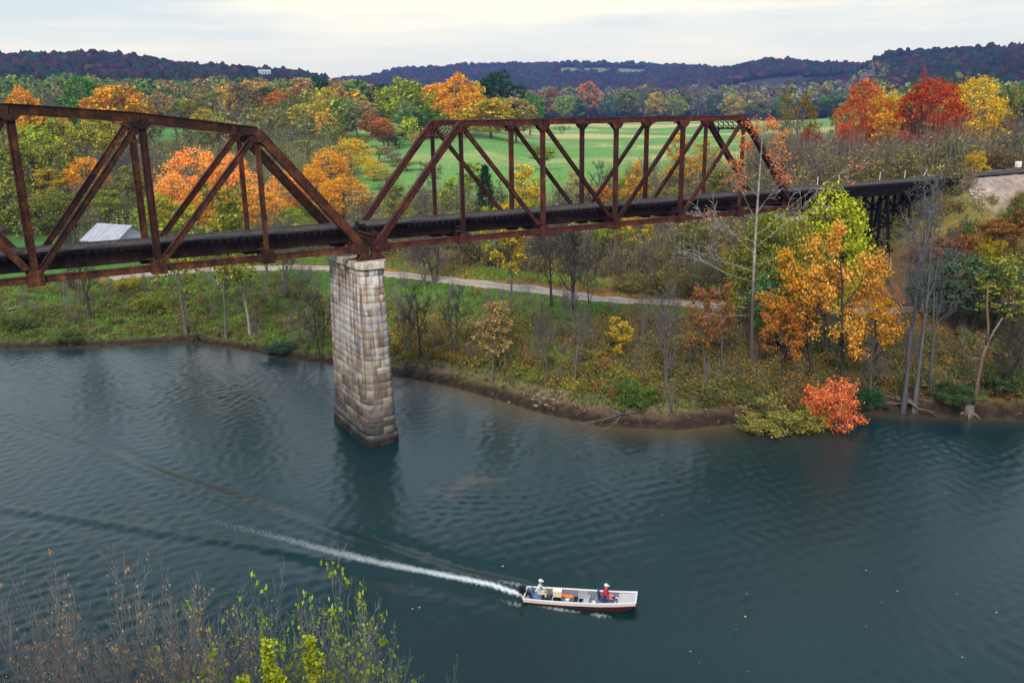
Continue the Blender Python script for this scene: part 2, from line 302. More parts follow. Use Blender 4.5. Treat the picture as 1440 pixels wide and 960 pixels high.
# ------------------------------------------------------------------ ground sheet
ROADPX = [(150, 394), (200, 387), (300, 379), (400, 376), (480, 378), (560, 386), (640, 396), (760, 409), (900, 424), (965, 428)]
ROAD = [ground_at(*q)[:2] for q in ROADPX]+ROAD_R[1:]
PATCH = ground_at(245, 192)
def mix(a, b, t): return a*(1-t[..., None])+b*t[..., None]
def ground_colour(x, y):
    d = shore_d(x, y); dx, dy = x-CAM[0], y-CAM[1]; r = np.hypot(dx, dy); az = np.degrees(np.arctan2(dx, dy))
    n1 = .5+.5*wnoise(x, y, .35, 21); n2 = .5+.5*wnoise(x, y, .9, 22); n3 = .5+.5*wnoise(x, y, .12, 23)
    A = lambda *c: np.array(c, float)
    grass = mix(A(.045, .085, .018)+0*x[..., None], A(.095, .12, .022), n2); litter = mix(A(.075, .045, .022)+0*x[..., None], A(.17, .085, .03), n1)
    right = sstep(x, 12, 34)
    g = sstep(n1*.6+n3*.4+.30*(1-right)-.12*right, .36, .58)
    c = mix(litter, grass, g)
    # grassy verge below the track, leaf-strewn verge above it
    rd, _, rs = polyline_d(x, y, ROAD)
    c = mix(c, mix(A(.03, .085, .02)+0*x[..., None], A(.07, .13, .025), n2), .8*sstep(rd, 15, 6)*(rs > 0)*(1-sstep(x, 44, 54)))
    c = mix(c, A(.27, .105, .03), .75*sstep(rd, 5, 2.2)*(rs < 0)*sstep(n2, .2, .5))
    c = mix(c, A(.14, .15, .025), .6*sstep(rd, 5, 7)*sstep(rd, 16, 11)*(rs < 0)*sstep(n1, .3, .6))
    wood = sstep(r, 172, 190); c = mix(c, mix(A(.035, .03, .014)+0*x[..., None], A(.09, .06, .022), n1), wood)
    past = sstep(az, 19.3, 21)*(1-sstep(az, 52.6, 53.4))*sstep(r, 148, 165)*sstep(d, 40, 55)*(1-sstep(r, 930, 960))
    tan = sstep(.5+.5*wnoise(x*.25, y, .05, 24)+.25*wnoise(x, y, .5, 25), .48, .70)*sstep(r, 190, 300)
    field = mix(mix(A(.085, .185, .05)+0*x[..., None], A(.13, .24, .065), n2), A(.36, .32, .13), tan*.95)
    c = mix(c, field, past)
    mead = sstep(az, 9, 7)*sstep(r, 133, 139)*sstep(r, 182, 172)*(az > -6); c = mix(c, A(.055, .125, .03), mead)
    pt = np.hypot(x-PATCH[0], y-PATCH[1]); c = mix(c, A(.07, .18, .045), sstep(pt, 34, 26))
    hill = sstep(r, 930, 980); c = mix(c, A(.035, .03, .022), hill)
    clear = sstep(az, 33.2, 34)*sstep(az, 39.8, 39)*sstep(r, 2290, 2330)*sstep(r, 2560, 2520); c = mix(c, A(.12, .15, .06), clear)
    mudw = np.where((x > 5) & (x < 30), 4.5, 1.6)
    c = mix(c, mix(A(.105, .07, .042)+0*x[..., None], A(.17, .12, .075), n2), sstep(d, mudw, mudw*.55)*(.65+.35*(n1 > .4)))
    c = mix(c, A(.035, .024, .018), sstep(d, 1.5, .7)); c = np.where((d < 0)[..., None], A(.05, .045, .028), c)
    emb = sstep(x, 72, 75)*sstep(y, -6.5, -3.5)*sstep(y, 9, 7); c = mix(c, mix(A(.20, .145, .13)+0*x[..., None], A(.30, .235, .215), n2), emb*.9)
    c = mix(c, A(.12, .085, .04), .55*sstep(x, 52, 58)*n1*(1-sstep(x, 72, 75))*sstep(np.abs(y-2.5), 10, 6))
    s = dx*.72+dy*.694; c = np.where(((d < -1) & (s < 20))[..., None], mix(litter, grass, n1), c)
    return c*np.where(d > 1.5, 1.35, 1.0)[..., None]
azs = np.radians(np.concatenate([np.arange(-180, -5, 8.0), np.arange(-9, 84, .22), np.arange(88, 180, 8.0)]))
rr = np.concatenate([[.05, 1, 2, 3, 4, 5], np.arange(6, 62, 2.0), np.arange(62, 200, .7), np.geomspace(200.7, 4200, 250), [5500, 8000, 14000]])
AA, RR = np.meshgrid(azs, rr); X = CAM[0]+np.sin(AA)*RR; Y = CAM[1]+np.cos(AA)*RR; Z = height(X.ravel(), Y.ravel()).reshape(X.shape)
Z += np.where(shore_d(X.ravel(), Y.ravel()).reshape(X.shape) > 1.2, np.random.default_rng(77).normal(0, .035, X.shape), 0)*(RR < 250)
RNG.normal(0, .035, (len(rr), len(np.concatenate([np.arange(-180, -5, 8.0), np.arange(-4.5, 66.6, .22), np.arange(70, 180, 8.0)]))))
nr, nc = X.shape; I = np.arange(nr*nc).reshape(nr, nc); J = np.roll(I, -1, 1)
F = np.stack([I[:-1], I[1:], J[1:], J[:-1]], -1).reshape(-1, 4)
gcol = ground_colour(X.ravel(), Y.ravel())
tag(link('ground', np_mesh('ground', np.stack([X, Y, Z], -1).reshape(-1, 3), F, GROUND, gcol, smooth=True)), kind='structure')

# gravel track along the far bank
def ribbon(P, half, n, lift, jit=.25):
    P = np.array(P, float); s = np.concatenate([[0], np.cumsum(np.hypot(*np.diff(P, axis=0).T))]); t = np.linspace(0, s[-1], n)
    k = np.interp(t, s, P[:, 0]), np.interp(t, s, P[:, 1]); ker = np.ones(9)/9
    cx, cy = (np.convolve(np.pad(q, 4, 'edge'), ker, 'valid') for q in k)
    tx, ty = np.gradient(cx), np.gradient(cy); l = np.hypot(tx, ty); nx, ny = -ty/l, tx/l; V = []
    for j, e in enumerate(np.linspace(-1, 1, 9)):
        wd = half*e+(RNG.normal(0, jit, n) if abs(e) == 1 else 0); x, y = cx+nx*wd, cy+ny*wd
        V.append(np.stack([x, y, height(x, y)+lift-(.06 if abs(e) == 1 else 0)], -1))
    V = np.stack(V, 1); I = np.arange(n*9).reshape(n, 9)
    return V.reshape(-1, 3), np.stack([I[:-1, :-1], I[1:, :-1], I[1:, 1:], I[:-1, 1:]], -1).reshape(-1, 4), np.tile(np.abs(np.linspace(-1, 1, 9)), n)
v, f, e = ribbon(ROAD, 1.55, 420, .09)
rc = mix(np.array((.37, .32, .27))+0*v[:, :1], np.array((.16, .12, .07)), np.clip(np.exp(-(e/.16)**2)*.55+sstep(e, .8, 1)*.9, 0, 1))
tag(link('gravel_road', np_mesh('gravel_road', v, f, vcol_mat('gravel', .95, 1.2, .3, .3), rc, smooth=True)), kind='structure')

# ------------------------------------------------------------------ river
TRAIL = [(-2.75, -26.25), (-3.8, -24.3), (-6.2, -21.0), (-9.1, -17.3), (-12.0, -12.6), (-14.9, -8.3), (-17.5, -4)]
ARM1 = [(-1.6, -26.6), (-2.5, -25.0), (-4.8, -21.9), (-7.2, -17.0), (-9.9, -12.0), (-13.2, -5.0), (-16.7, 1.7), (-19.4, 7.9), (-22.9, 14.6), (-27, 22)]
ARM2 = [(-3.4, -26.6), (-4.6, -24.6), (-6.5, -22.3), (-9.7, -18.9), (-13.9, -13.3), (-18.7, -8.2), (-23.2, -3.1), (-28, 2)]
BOATC = np.array((-.54, -28.14)); BOATD = np.array((.736, -.677)); BOATN = np.array((.677, .736))
xs = np.concatenate([[-3000, -1200, -500, -250, -140, -90, -65, -50], np.arange(-42, 52, .22), [56, 62, 70, 85, 120, 200, 400, 1000, 3000]])
ys = np.concatenate([[-3000, -1200, -500, -250, -140, -90, -65, -50], np.arange(-42, 54, .22), [58, 66, 80, 110, 170, 300, 700, 3000]])
X, Y = np.meshgrid(xs, ys, indexing='ij'); x, y = X.ravel(), Y.ravel(); d = shore_d(x, y)
calm = np.clip(-d/6, .12, 1); pat = np.clip(.6+.45*wnoise(x, y, .09, 31)+.25*wnoise(x, y, .3, 32), .38, 1.3)
z = np.zeros_like(x); rw = np.random.default_rng(5)
for k in range(44):
    lam = rw.uniform(.48, 1.25); a = rw.normal(-.75, .8); ph = rw.uniform(0, 6.28)
    z += .0062*lam*np.sin((x*math.cos(a)+y*math.sin(a))*6.283/lam+ph+1.2*wnoise(x, y, .3, 40+k, 2))
z *= calm*pat
def ridge(P, A, w, off=0):
    dd, arc, sg = polyline_d(x, y, P); q = dd*sg-off; return A*np.exp(-arc/55)*(.6+.4*wnoise(x, y, .5, 66))*(np.exp(-(q/w)**2)-1.1*np.exp(-((q-1.5*w)/w)**2)*1.0+.5*np.exp(-((q+1.7*w)/w)**2))*np.exp(-(dd/(5*w))**4), dd, arc, sg
h1, d1, a1, s1 = ridge(ARM1, .20, .6); h2, d2, a2, s2 = ridge([p for p in ARM2], .17, .42); z += .4*ridge([(a-1.15, b-.75) for a, b in ARM1[3:]], .2, .4)[0]; z += h1-h2*0+np.where(s2 != 0, -h2, 0)
dt, at, st = polyline_d(x, y, TRAIL)
z += .05*np.exp(-at/9)*np.exp(-(dt/.5)**2)*wnoise(x, y, 4, 60)
bu = (x-BOATC[0])*BOATD[0]+(y-BOATC[1])*BOATD[1]; bv = (x-BOATC[0])*BOATN[0]+(y-BOATC[1])*BOATN[1]
wide = .17+.026*at
foam = np.exp(-(dt/wide)**2)*np.exp(-at/7)*1.3+.60*np.exp(-(dt/(wide*.8))**2)*np.exp(-at/17)
foam += .95*np.exp(-((d1-.1)/.16)**2)*np.exp(-a1/4.5)*(.6+.4*wnoise(x, y, 2.1, 68))+.5*np.exp(-((d2-.05)/.15)**2)*np.exp(-a2/1.6)
foam += 1.15*np.exp(-((bv+.92+.08*bu)/.17)**2)*sstep(bu, -2.9, -1.5)*sstep(bu, 2.2, 1.2)*(.5+.5*wnoise(x, y, 2.4, 61)) + .7*np.exp(-((bv-.86)/.13)**2)*sstep(bu, -2.6, -2.0)*sstep(bu, -.8, -1.4)
foam = np.clip(foam*np.where(at > 1e8, 0, 1), 0, 1.3)
z = np.where((np.abs(bu) < 3.1) & (np.abs(bv) < .85), np.minimum(z, -.03), z)
shal = np.where((x > 4) & (x < 31), np.exp(d/2.3)*.9, np.exp(d/.9)*.6)
for rx, ry, s_ in ((-1.1, -11.3, .5), (1.8, -11.0, .75), (3.4, -12.1, .6), (.6, -11.9, .55), (2.6, -11.5, .6), (-.4, -12.8, .5)):
    shal += .42*np.exp(-(((x-rx)/(s_*1.3))**2+((y-ry)/(s_))**2)**2)*(.6+.4*wnoise(x, y, 3, 63))
rif = np.exp(-(((x-.4)/3.2)**2+((y+14)/2.3)**2)); z += rif*.03*np.sin((x*.55+y*.83)*6.283/.9+2*wnoise(x, y, .7, 64))
nx_, ny_ = X.shape; I = np.arange(nx_*ny_).reshape(nx_, ny_); F = np.stack([I[:-1, :-1], I[1:, :-1], I[1:, 1:], I[:-1, 1:]], -1).reshape(-1, 4)
m, nt, b, o = new_mat('river_water'); b.inputs['Roughness'].default_value = .06; b.inputs['IOR'].default_value = 1.33; b.inputs['Specular IOR Level'].default_value = .42
fa = N(nt, 'ShaderNodeAttribute', attribute_name='foam'); sa = N(nt, 'ShaderNodeAttribute', attribute_name='shallow')
n = noise_node(nt, .05, 3); wr = ramp(nt, n.outputs['Fac'], [(.35, (.0036, .0225, .0235)), (.65, (.0054, .028, .033))])
m1 = N(nt, 'ShaderNodeMixRGB'); m1.inputs['Color2'].default_value = (.13, .085, .04, 1); lk(nt, sa.outputs['Fac'], m1.inputs['Fac']); lk(nt, wr.outputs[0], m1.inputs['Color1'])
fn = noise_node(nt, 5.5, 6, .75); ad = N(nt, 'ShaderNodeMath', operation='MULTIPLY_ADD'); ad.inputs[1].default_value = 1.0; lk(nt, fn.outputs['Fac'], ad.inputs[0])
sb = N(nt, 'ShaderNodeMath', operation='SUBTRACT'); sb.inputs[1].default_value = .72; lk(nt, fa.outputs['Fac'], sb.inputs[0]); lk(nt, sb.outputs[0], ad.inputs[2])
cl = N(nt, 'ShaderNodeMapRange'); cl.inputs['From Min'].default_value = 0; cl.inputs['From Max'].default_value = 1.0; lk(nt, ad.outputs[0], cl.inputs[0])
m2 = N(nt, 'ShaderNodeMixRGB'); m2.inputs['Color2'].default_value = (.75, .8, .82, 1); lk(nt, cl.outputs[0], m2.inputs['Fac']); lk(nt, m1.outputs[0], m2.inputs['Color1']); lk(nt, m2.outputs[0], b.inputs['Base Color'])
rm = N(nt, 'ShaderNodeMapRange'); rm.inputs['To Min'].default_value = .06; rm.inputs['To Max'].default_value = .8; lk(nt, cl.outputs[0], rm.inputs[0]); lk(nt, rm.outputs[0], b.inputs['Roughness'])
bn = noise_node(nt, 4.6, 6, .68, stretch=(1, .7, 1)); bp = N(nt, 'ShaderNodeBump'); bp.inputs['Strength'].default_value = .40; bp.inputs['Distance'].default_value = .055; lk(nt, bn.outputs['Fac'], bp.inputs['Height']); lk(nt, bp.outputs[0], b.inputs['Normal'])
WATER = m
tag(link('river', np_mesh('river', np.stack([x, y, z], -1), F, WATER, smooth=True, attrs={'foam': foam, 'shallow': np.clip(shal, 0, 1)})), kind='structure')

# ------------------------------------------------------------------ wooded hills far behind (too many trees to count)
def ico():
    import bmesh
    bm = bmesh.new(); bmesh.ops.create_icosphere(bm, subdivisions=2, radius=1); bm.verts.ensure_lookup_table()
    v = np.array([q.co[:] for q in bm.verts]); f = np.array([[q.index for q in p.verts] for p in bm.faces]); bm.free(); return v, f
IV, IF = ico()
def crowns(P, S, col, jit=.17, rng=RNG):
    """one lumpy crown per point: P (n,3) base, S (n,2) width and height, col (n,3)"""
    n = len(P); k = len(IV)
    v = IV[None]*(1+rng.normal(0, jit, (n, k, 1))); a = rng.uniform(0, 6.28, n); ca, sa = np.cos(a)[:, None], np.sin(a)[:, None]
    v = np.stack([v[..., 0]*ca-v[..., 1]*sa, v[..., 0]*sa+v[..., 1]*ca, v[..., 2]], -1)
    v = v*np.stack([S[:, 0]/2, S[:, 0]/2, S[:, 1]/2], -1)[:, None]+P[:, None]+np.stack([0*S[:, 0], 0*S[:, 0], S[:, 1]*.45], -1)[:, None]
    c = np.repeat(col[:, None], k, 1)*np.clip(1+rng.normal(0, .25, (n, k, 1)), .4, 1.8)
    f = (IF[None]+np.arange(n)[:, None, None]*k).reshape(-1, 3); return v.reshape(-1, 3), f, c.reshape(-1, 3)
PAL_HILL = np.array([(.062, .030, .022), (.020, .042, .026), (.042, .034, .024), (.080, .044, .020), (.034, .034, .030), (.026, .050, .024), (.050, .024, .024)])
def wood(name, az0, az1, r0, r1, step, hgt, pal, probs, keep=None, seed=1, wob=.35, wmul=1.25):
    rg = np.random.default_rng(seed); P = []
    r = r0
    while r < r1:
        st = step*(1+.25*(r-r0)/(r1-r0)); n = max(1, int(math.radians(az1-az0)*r/st)); a = np.radians(np.linspace(az0, az1, n))+rg.normal(0, .35*st/r, n)
        q = r+rg.normal(0, .35*st, n); P.append(np.stack([CAM[0]+np.sin(a)*q, CAM[1]+np.cos(a)*q], -1)); r += st*.95
    P = np.vstack(P)
    if keep is not None: P = P[keep(P[:, 0], P[:, 1])]
    z = height(P[:, 0], P[:, 1]); n = len(P); h = hgt*np.clip(rg.normal(1, .22, n), .5, 1.5); wd = step*wmul*np.clip(rg.normal(1.05, .28, n), .5, 1.8)
    zone = wnoise(P[:, 0], P[:, 1], .02, 70+seed); idx = np.clip((np.searchsorted(np.cumsum(probs), np.clip(rg.random(n)+.12*zone, 0, .999))), 0, len(pal)-1)
    v, f, c = crowns(np.column_stack([P, z+h*.12]), np.column_stack([wd, h]), pal[idx]*.8*rg.uniform(.7, 1.4, (n, 1)), rng=rg)
    return tag(link(name, np_mesh(name, v, f, LEAFV, c)), kind='stuff')
pol = lambda x, y: (np.hypot(x-CAM[0], y-CAM[1]), np.degrees(np.arctan2(x-CAM[0], y-CAM[1])))
def ridge_keep(x, y): return np.ones(len(x), bool)
ph = np.array([.27, .2, .14, .08, .1, .14, .07])
def not_house(x, y):
    r, a = pol(x, y); return ~((np.abs(a-HOUSE[0]) < .75) & (r > HOUSE[1]-150) & (r < HOUSE[1]+14))
wood('hillside_woods', -4, 22, 830, 1560, 9.5, 11, PAL_HILL, ph, keep=not_house, seed=1)
def not_clear(x, y):
    r, a = pol(x, y); return ~((a > 33.4) & (a < 39.6) & (r > 2300) & (r < 2550) & ~((np.random.default_rng(9).random(len(x)) < .04)))
wood('ridge_woods', 17, 52, 1750, 2680, 14, 13, PAL_HILL, ph, keep=not_clear, seed=2)
wood('hillside_woods', 48, 66, 900, 1580, 9.5, 11.5, PAL_HILL, np.array([.16, .26, .14, .06, .12, .2, .06]), seed=3)
# ------------------------------------------------------------------ the air between here and the hills
hm = bpy.data.materials.new('air'); hm.use_nodes = True; nt = hm.node_tree; nt.nodes.clear(); ho = N(nt, 'ShaderNodeOutputMaterial'); hv = N(nt, 'ShaderNodeVolumePrincipled')
hv.inputs['Color'].default_value = (.22, .37, 1.0, 1); hv.inputs['Density'].default_value = HAZE; hv.inputs['Anisotropy'].default_value = 0.0; lk(nt, hv.outputs[0], ho.inputs['Volume'])
hb = MB(); hb.box((300, 1200, 92), (9000, 7000, 206)); tag(hb.build('haze', hm), kind='stuff')
# ------------------------------------------------------------------ the railway bridge
Z0 = 15.5; PW = 5.16; TRACK = (1.86, 3.30)
def deck(root, x0, x1, zs, pitch=.52, ties_max=100):
    """open deck: guard timbers, rails and every tie, parts of the span that carries them; zs is the height of the tie tops"""
    n = min(ties_max, int((x1-x0)/pitch)); tie = MB(); tie.box((0, 0, 0), (.26, 3.5, .26)); me = tie.mesh('tie', TIE)
    rg = random.Random(int(x0*10)+5)
    for i in range(n):
        o = link('tie', me, root); o.location = (x0+(i+.5)*(x1-x0)/n, 2.58+rg.uniform(-.05, .05), zs-.13); o.rotation_euler.z = rg.uniform(-.012, .012)
    for y in (1.0, 4.16):
        m = MB(); m.box(((x0+x1)/2, y, zs+.062), (x1-x0-.02, .22, .12)); m.build('guard_timber', GUARD, root)
    for y in TRACK:
        m = MB(); m.sweep((x0, y, zs+.09), (x1, y, zs+.09), [(-.07, -.088), (.07, -.088), (.07, -.06), (.012, -.045), (.012, .04), (.036, .05), (.036, .09), (-.036, .09), (-.036, .05), (-.012, .04), (-.012, -.045), (-.07, -.06)])
        m.build('rail', RAIL, root)
def truss(label, x0, p, n, hts, rm, tk=1.0):
    root = empty('truss_span', (x0, 0, Z0)); tag(root, label, 'bridge span', 'steel spans of the railway bridge')
    hh = {k: h for k, h in zip(range(1, n), hts)}; L = n*p
    for si, y in enumerate((0.0, PW)):
        o_ = -1 if si == 0 else 1
        m = MB(); m.ibar((0, y, 0), (L, y, 0), .40, .46, .05, .30, side=(0, 1, 0)); m.build('bottom_chord', rm, root)
        m = MB()
        for k in range(1, n-1): m.ibar((k*p-(.05 if k > 1 else .1), y, hh[k]), ((k+1)*p, y, hh[k+1]), .46*tk, .46*tk, .06, .36*tk)
        m.box(((n/2)*p, y, max(hts)+.24), (.3, .3, .03)); m.build('top_chord', rm, root)
        for a, b in (((0, y, .02), (p, y, hh[1])), ((L, y, .02), (L-p, y, hh[n-1]))):
            m = MB(); m.ibar(a, b, .48*tk, .46*tk, .05, .38*tk); m.build('end_post', rm, root)
        for k in range(1, n):
            m = MB(); wv = (.24 if k in (1, n-1) else .34)*tk
            m.ibar((k*p, y, -.2), (k*p, y, hh[k]-.16), .32, wv, .035, .18); m.build('vertical_post', rm, root)
        for k in range(1, n-1):
            mid = n/2
            segs = []
            if k+1 <= mid+.01: segs.append((k, k+1))
            if k >= mid-.01: segs.append((k+1, k))
            if n % 2 and k == n//2: segs = [(k, k+1), (k+1, k)]
            for u, l in segs:
                m = MB(); yy = y+(.012 if u < l else -.012); m.ibar((u*p, yy, hh[u]-.1), (l*p, yy, .08), .30*tk, .30*tk, .035, .2*tk); m.build('diagonal_brace', rm, root)
        for k in range(0, n+1):
            for e in (-.252*tk, .252*tk):
                m = MB()
                if k in (0, n):
                    s_ = 1 if k == 0 else -1; X_ = k*p
                    m.plate([(X_-.3*s_, -.36), (X_+1.0*s_, -.36), (X_+1.25*s_, .1), (X_+.8*s_, .62), (X_+.15*s_, .55), (X_-.3*s_, .1)], 'y', y+e, .025)
                else:
                    m.plate([(k*p-.5, -.40), (k*p+.5, -.40), (k*p+.5, .25), (k*p+.28, .62), (k*p-.28, .62), (k*p-.5, .25)], 'y', y+e, .025)
                m.build('gusset_plate', rm, root)
                if 0 < k < n:
                    h = hh[k]; m = MB(); m.plate([(k*p-.62, h-.23*tk), (k*p+.62, h-.23*tk), (k*p+.5, h-.50), (k*p+.24, h-.72), (k*p-.24, h-.72), (k*p-.5, h-.50)], 'y', y+e*.86, .025); m.build('gusset_plate', RUST_D if rm is RUST_L else rm, root)
        # knee braces: curved brackets from post to top strut
        for k in range(1, n):
            s_ = 1 if si == 0 else -1; m = MB(); h = hh[k]; pts = []
            for q in range(8):
                a = q/7*math.pi/2; pts.append((k*p, y+s_*(.17+1.05*(1-math.cos(a))), h-.30-1.05*(1-math.sin(a))))
            for a, b in zip(pts[:-1], pts[1:]): m.bar(a, b, .12, .10, side=(1, 0, 0))
            m.plate([(y+s_*.17, h-.3), (y+s_*.7, h-.3), (y+s_*.35, h-.6), (y+s_*.17, h-.95)], 'x', k*p, .02); m.build('knee_brace', rm, root)
        # end shoes on the pier
        for X_, s_ in ((0, 1), (L, -1)):
            m = MB(); m.plate([(X_-.35, -.75), (X_+.55, -.75), (X_+.38, -.38), (X_-.2, -.38)] if s_ > 0 else [(X_-.55, -.75), (X_+.35, -.75), (X_+.2, -.38), (X_-.38, -.38)], 'y', y, .62)
            m.box((X_+.1*s_, y, -.80), (1.05, .86, .10)); m.tube([(X_, y-.42, -.02), (X_, y+.42, -.02)], .11, 10); m.build('bearing_shoe', rm, root)
    for k in range(0, n+1):
        m = MB(); m.ibar((k*p, .16, .42), (k*p, PW-.16, .42), .34, .98, .05, .04, side=(1, 0, 0))
        for y in (.5, PW-.5): m.box((k*p, y, .42), (.20, .03, .86))
        m.build('floor_beam', RUST_D, root)
        if 0 < k < n:
            m = MB(); m.ibar((k*p, .1, hh[k]+.02), (k*p, PW-.1, hh[k]+.02), .2, .24, .03, .03, side=(1, 0, 0)); m.build('top_strut', rm, root)
            m = MB(); m.box((k*p-.42, -.12, .66), (.5, .5, .045)); m.build('deck_bracket', GUARD, root)
    for y in (1.70, 3.46):
        for k in range(n):
            m = MB(); m.ibar((k*p+.03, y, .78), ((k+1)*p-.03, y, .78), .30, .86, .04, .04); m.build('stringer', RUST_D, root)
    # portals with crossed lacing in the plane of the end posts
    for X_, k, s_ in ((0, 1, 1), (L, n-1, -1)):
        def P(t, y): return Vector((X_+s_*p*t, y, hh[k]*t))
        m = MB(); t0 = .885
        for t in (t0, .995): m.bar(P(t, .15), P(t, PW-.15), .09, .16, side=(1, 0, .8*s_))
        nb = 7
        for q in range(nb):
            ya, yb = .25+(PW-.5)*q/nb, .25+(PW-.5)*(q+1)/nb
            m.bar(P(t0, ya), P(.99, yb), .05, .06, side=(1, 0, 0)); m.bar(P(.99, ya), P(t0, yb), .05, .06, side=(1, 0, 0))
        for y, e in ((.2, 1), (PW-.2, -1)):
            pts = [P(t0-.13*(1-math.sin(a)), y+e*1.15*(1-math.cos(a))) for a in [q/7*math.pi/2 for q in range(8)]]
            for a, b in zip(pts[:-1], pts[1:]): m.bar(a, b, .10, .16, side=(1, 0, 0))
        m.build('portal_brace', rm, root)
        for y in (.55, PW-.55):
            m = MB(); m.plate([(X_+s_*.12, -.2), (X_+s_*1.0, -.2), (X_+s_*1.0, .55), (X_+s_*.62, 1.1), (X_+s_*.30, 1.22), (X_+s_*.12, 1.2)], 'y', y, .06)
            m.box((X_+s_*.1, y, .5), (.05, .6, 1.42)); m.build('end_bracket', rm, root)
    deck(root, .02, L-.02, 1.45, max(.5, L/98))
    return root
G_ = .91
truss('maroon rusted truss span with a level top chord, right of the stone river pier', 0, 7.62, 6, [9.03]*5, RUST_R)
truss('orange-brown rusted truss span with a climbing top chord, left of the stone river pier', -G_-7*7.3224, 7.3224, 7, [8.77, 9.82, 10.44, 10.44, 9.82, 8.77], RUST_L, 1.35)

# ------------------------------------------------------------------ stone piers
def stone_mat():
    m, nt, b, o = new_mat('pier_stone'); b.inputs['Roughness'].default_value = .92; b.inputs['Specular IOR Level'].default_value = .2
    at = N(nt, 'ShaderNodeAttribute', attribute_name='Col'); n = noise_node(nt, 2.2, 7, .7)
    mr = N(nt, 'ShaderNodeMapRange'); mr.inputs['From Min'].default_value = .3; mr.inputs['From Max'].default_value = .7; mr.inputs['To Min'].default_value = .6; mr.inputs['To Max'].default_value = 1.35; lk(nt, n.outputs['Fac'], mr.inputs[0])
    v = N(nt, 'ShaderNodeVectorMath', operation='SCALE'); lk(nt, at.outputs['Color'], v.inputs[0]); lk(nt, mr.outputs[0], v.inputs['Scale'])
    # rust and lime streaks that ran down from the steel
    s = noise_node(nt, 1.6, 4, .6, stretch=(1.3, 1.3, .10)); tc = N(nt, 'ShaderNodeTexCoord'); sp = N(nt, 'ShaderNodeSeparateXYZ'); lk(nt, tc.outputs['Object'], sp.inputs[0])
    hg = N(nt, 'ShaderNodeMapRange'); hg.inputs['From Min'].default_value = 3.5; hg.inputs['From Max'].default_value = 11; lk(nt, sp.outputs['Z'], hg.inputs[0])
    r1 = N(nt, 'ShaderNodeMapRange'); r1.inputs['From Min'].default_value = .52; r1.inputs['From Max'].default_value = .66; lk(nt, s.outputs['Fac'], r1.inputs[0])
    f1 = N(nt, 'ShaderNodeMath', operation='MULTIPLY'); lk(nt, r1.outputs[0], f1.inputs[0]); lk(nt, hg.outputs[0], f1.inputs[1])
    f1b = N(nt, 'ShaderNodeMath', operation='MULTIPLY'); f1b.inputs[1].default_value = .85; lk(nt, f1.outputs[0], f1b.inputs[0])
    m1 = N(nt, 'ShaderNodeMixRGB'); m1.inputs['Color2'].default_value = (.20, .075, .022, 1); lk(nt, f1b.outputs[0], m1.inputs['Fac']); lk(nt, v.outputs[0], m1.inputs['Color1'])
    r2 = N(nt, 'ShaderNodeMapRange'); r2.inputs['From Min'].default_value = .50; r2.inputs['From Max'].default_value = .38; lk(nt, s.outputs['Fac'], r2.inputs[0])
    f2 = N(nt, 'ShaderNodeMath', operation='MULTIPLY'); lk(nt, r2.outputs[0], f2.inputs[0]); lk(nt, hg.outputs[0], f2.inputs[1])
    m2 = N(nt, 'ShaderNodeMixRGB'); m2.inputs['Color2'].default_value = (.62, .60, .60, 1); lk(nt, f2.outputs[0], m2.inputs['Fac']); lk(nt, m1.outputs[0], m2.inputs['Color1'])
    lk(nt, m2.outputs[0], b.inputs['Base Color']); bump(nt, b, n.outputs['Fac'], .5, .05); return m
STONE = stone_mat()
def outline(hw, y0, y1, rad, n=7):
    """rounded-end plan of the pier, x half width hw, from y0 to y1"""
    P = []
    for cx, cy, a0 in ((hw-rad, y1-rad*1.25, 0), (-hw+rad, y1-rad*1.25, 90), (-hw+rad, y0+rad*1.25, 180), (hw-rad, y0+rad*1.25, 270)):
        for q in range(n):
            a = R(a0+90*q/(n-1)); P.append((cx+rad*math.cos(a), cy+rad*1.25*math.sin(a)))
    return np.array(P)
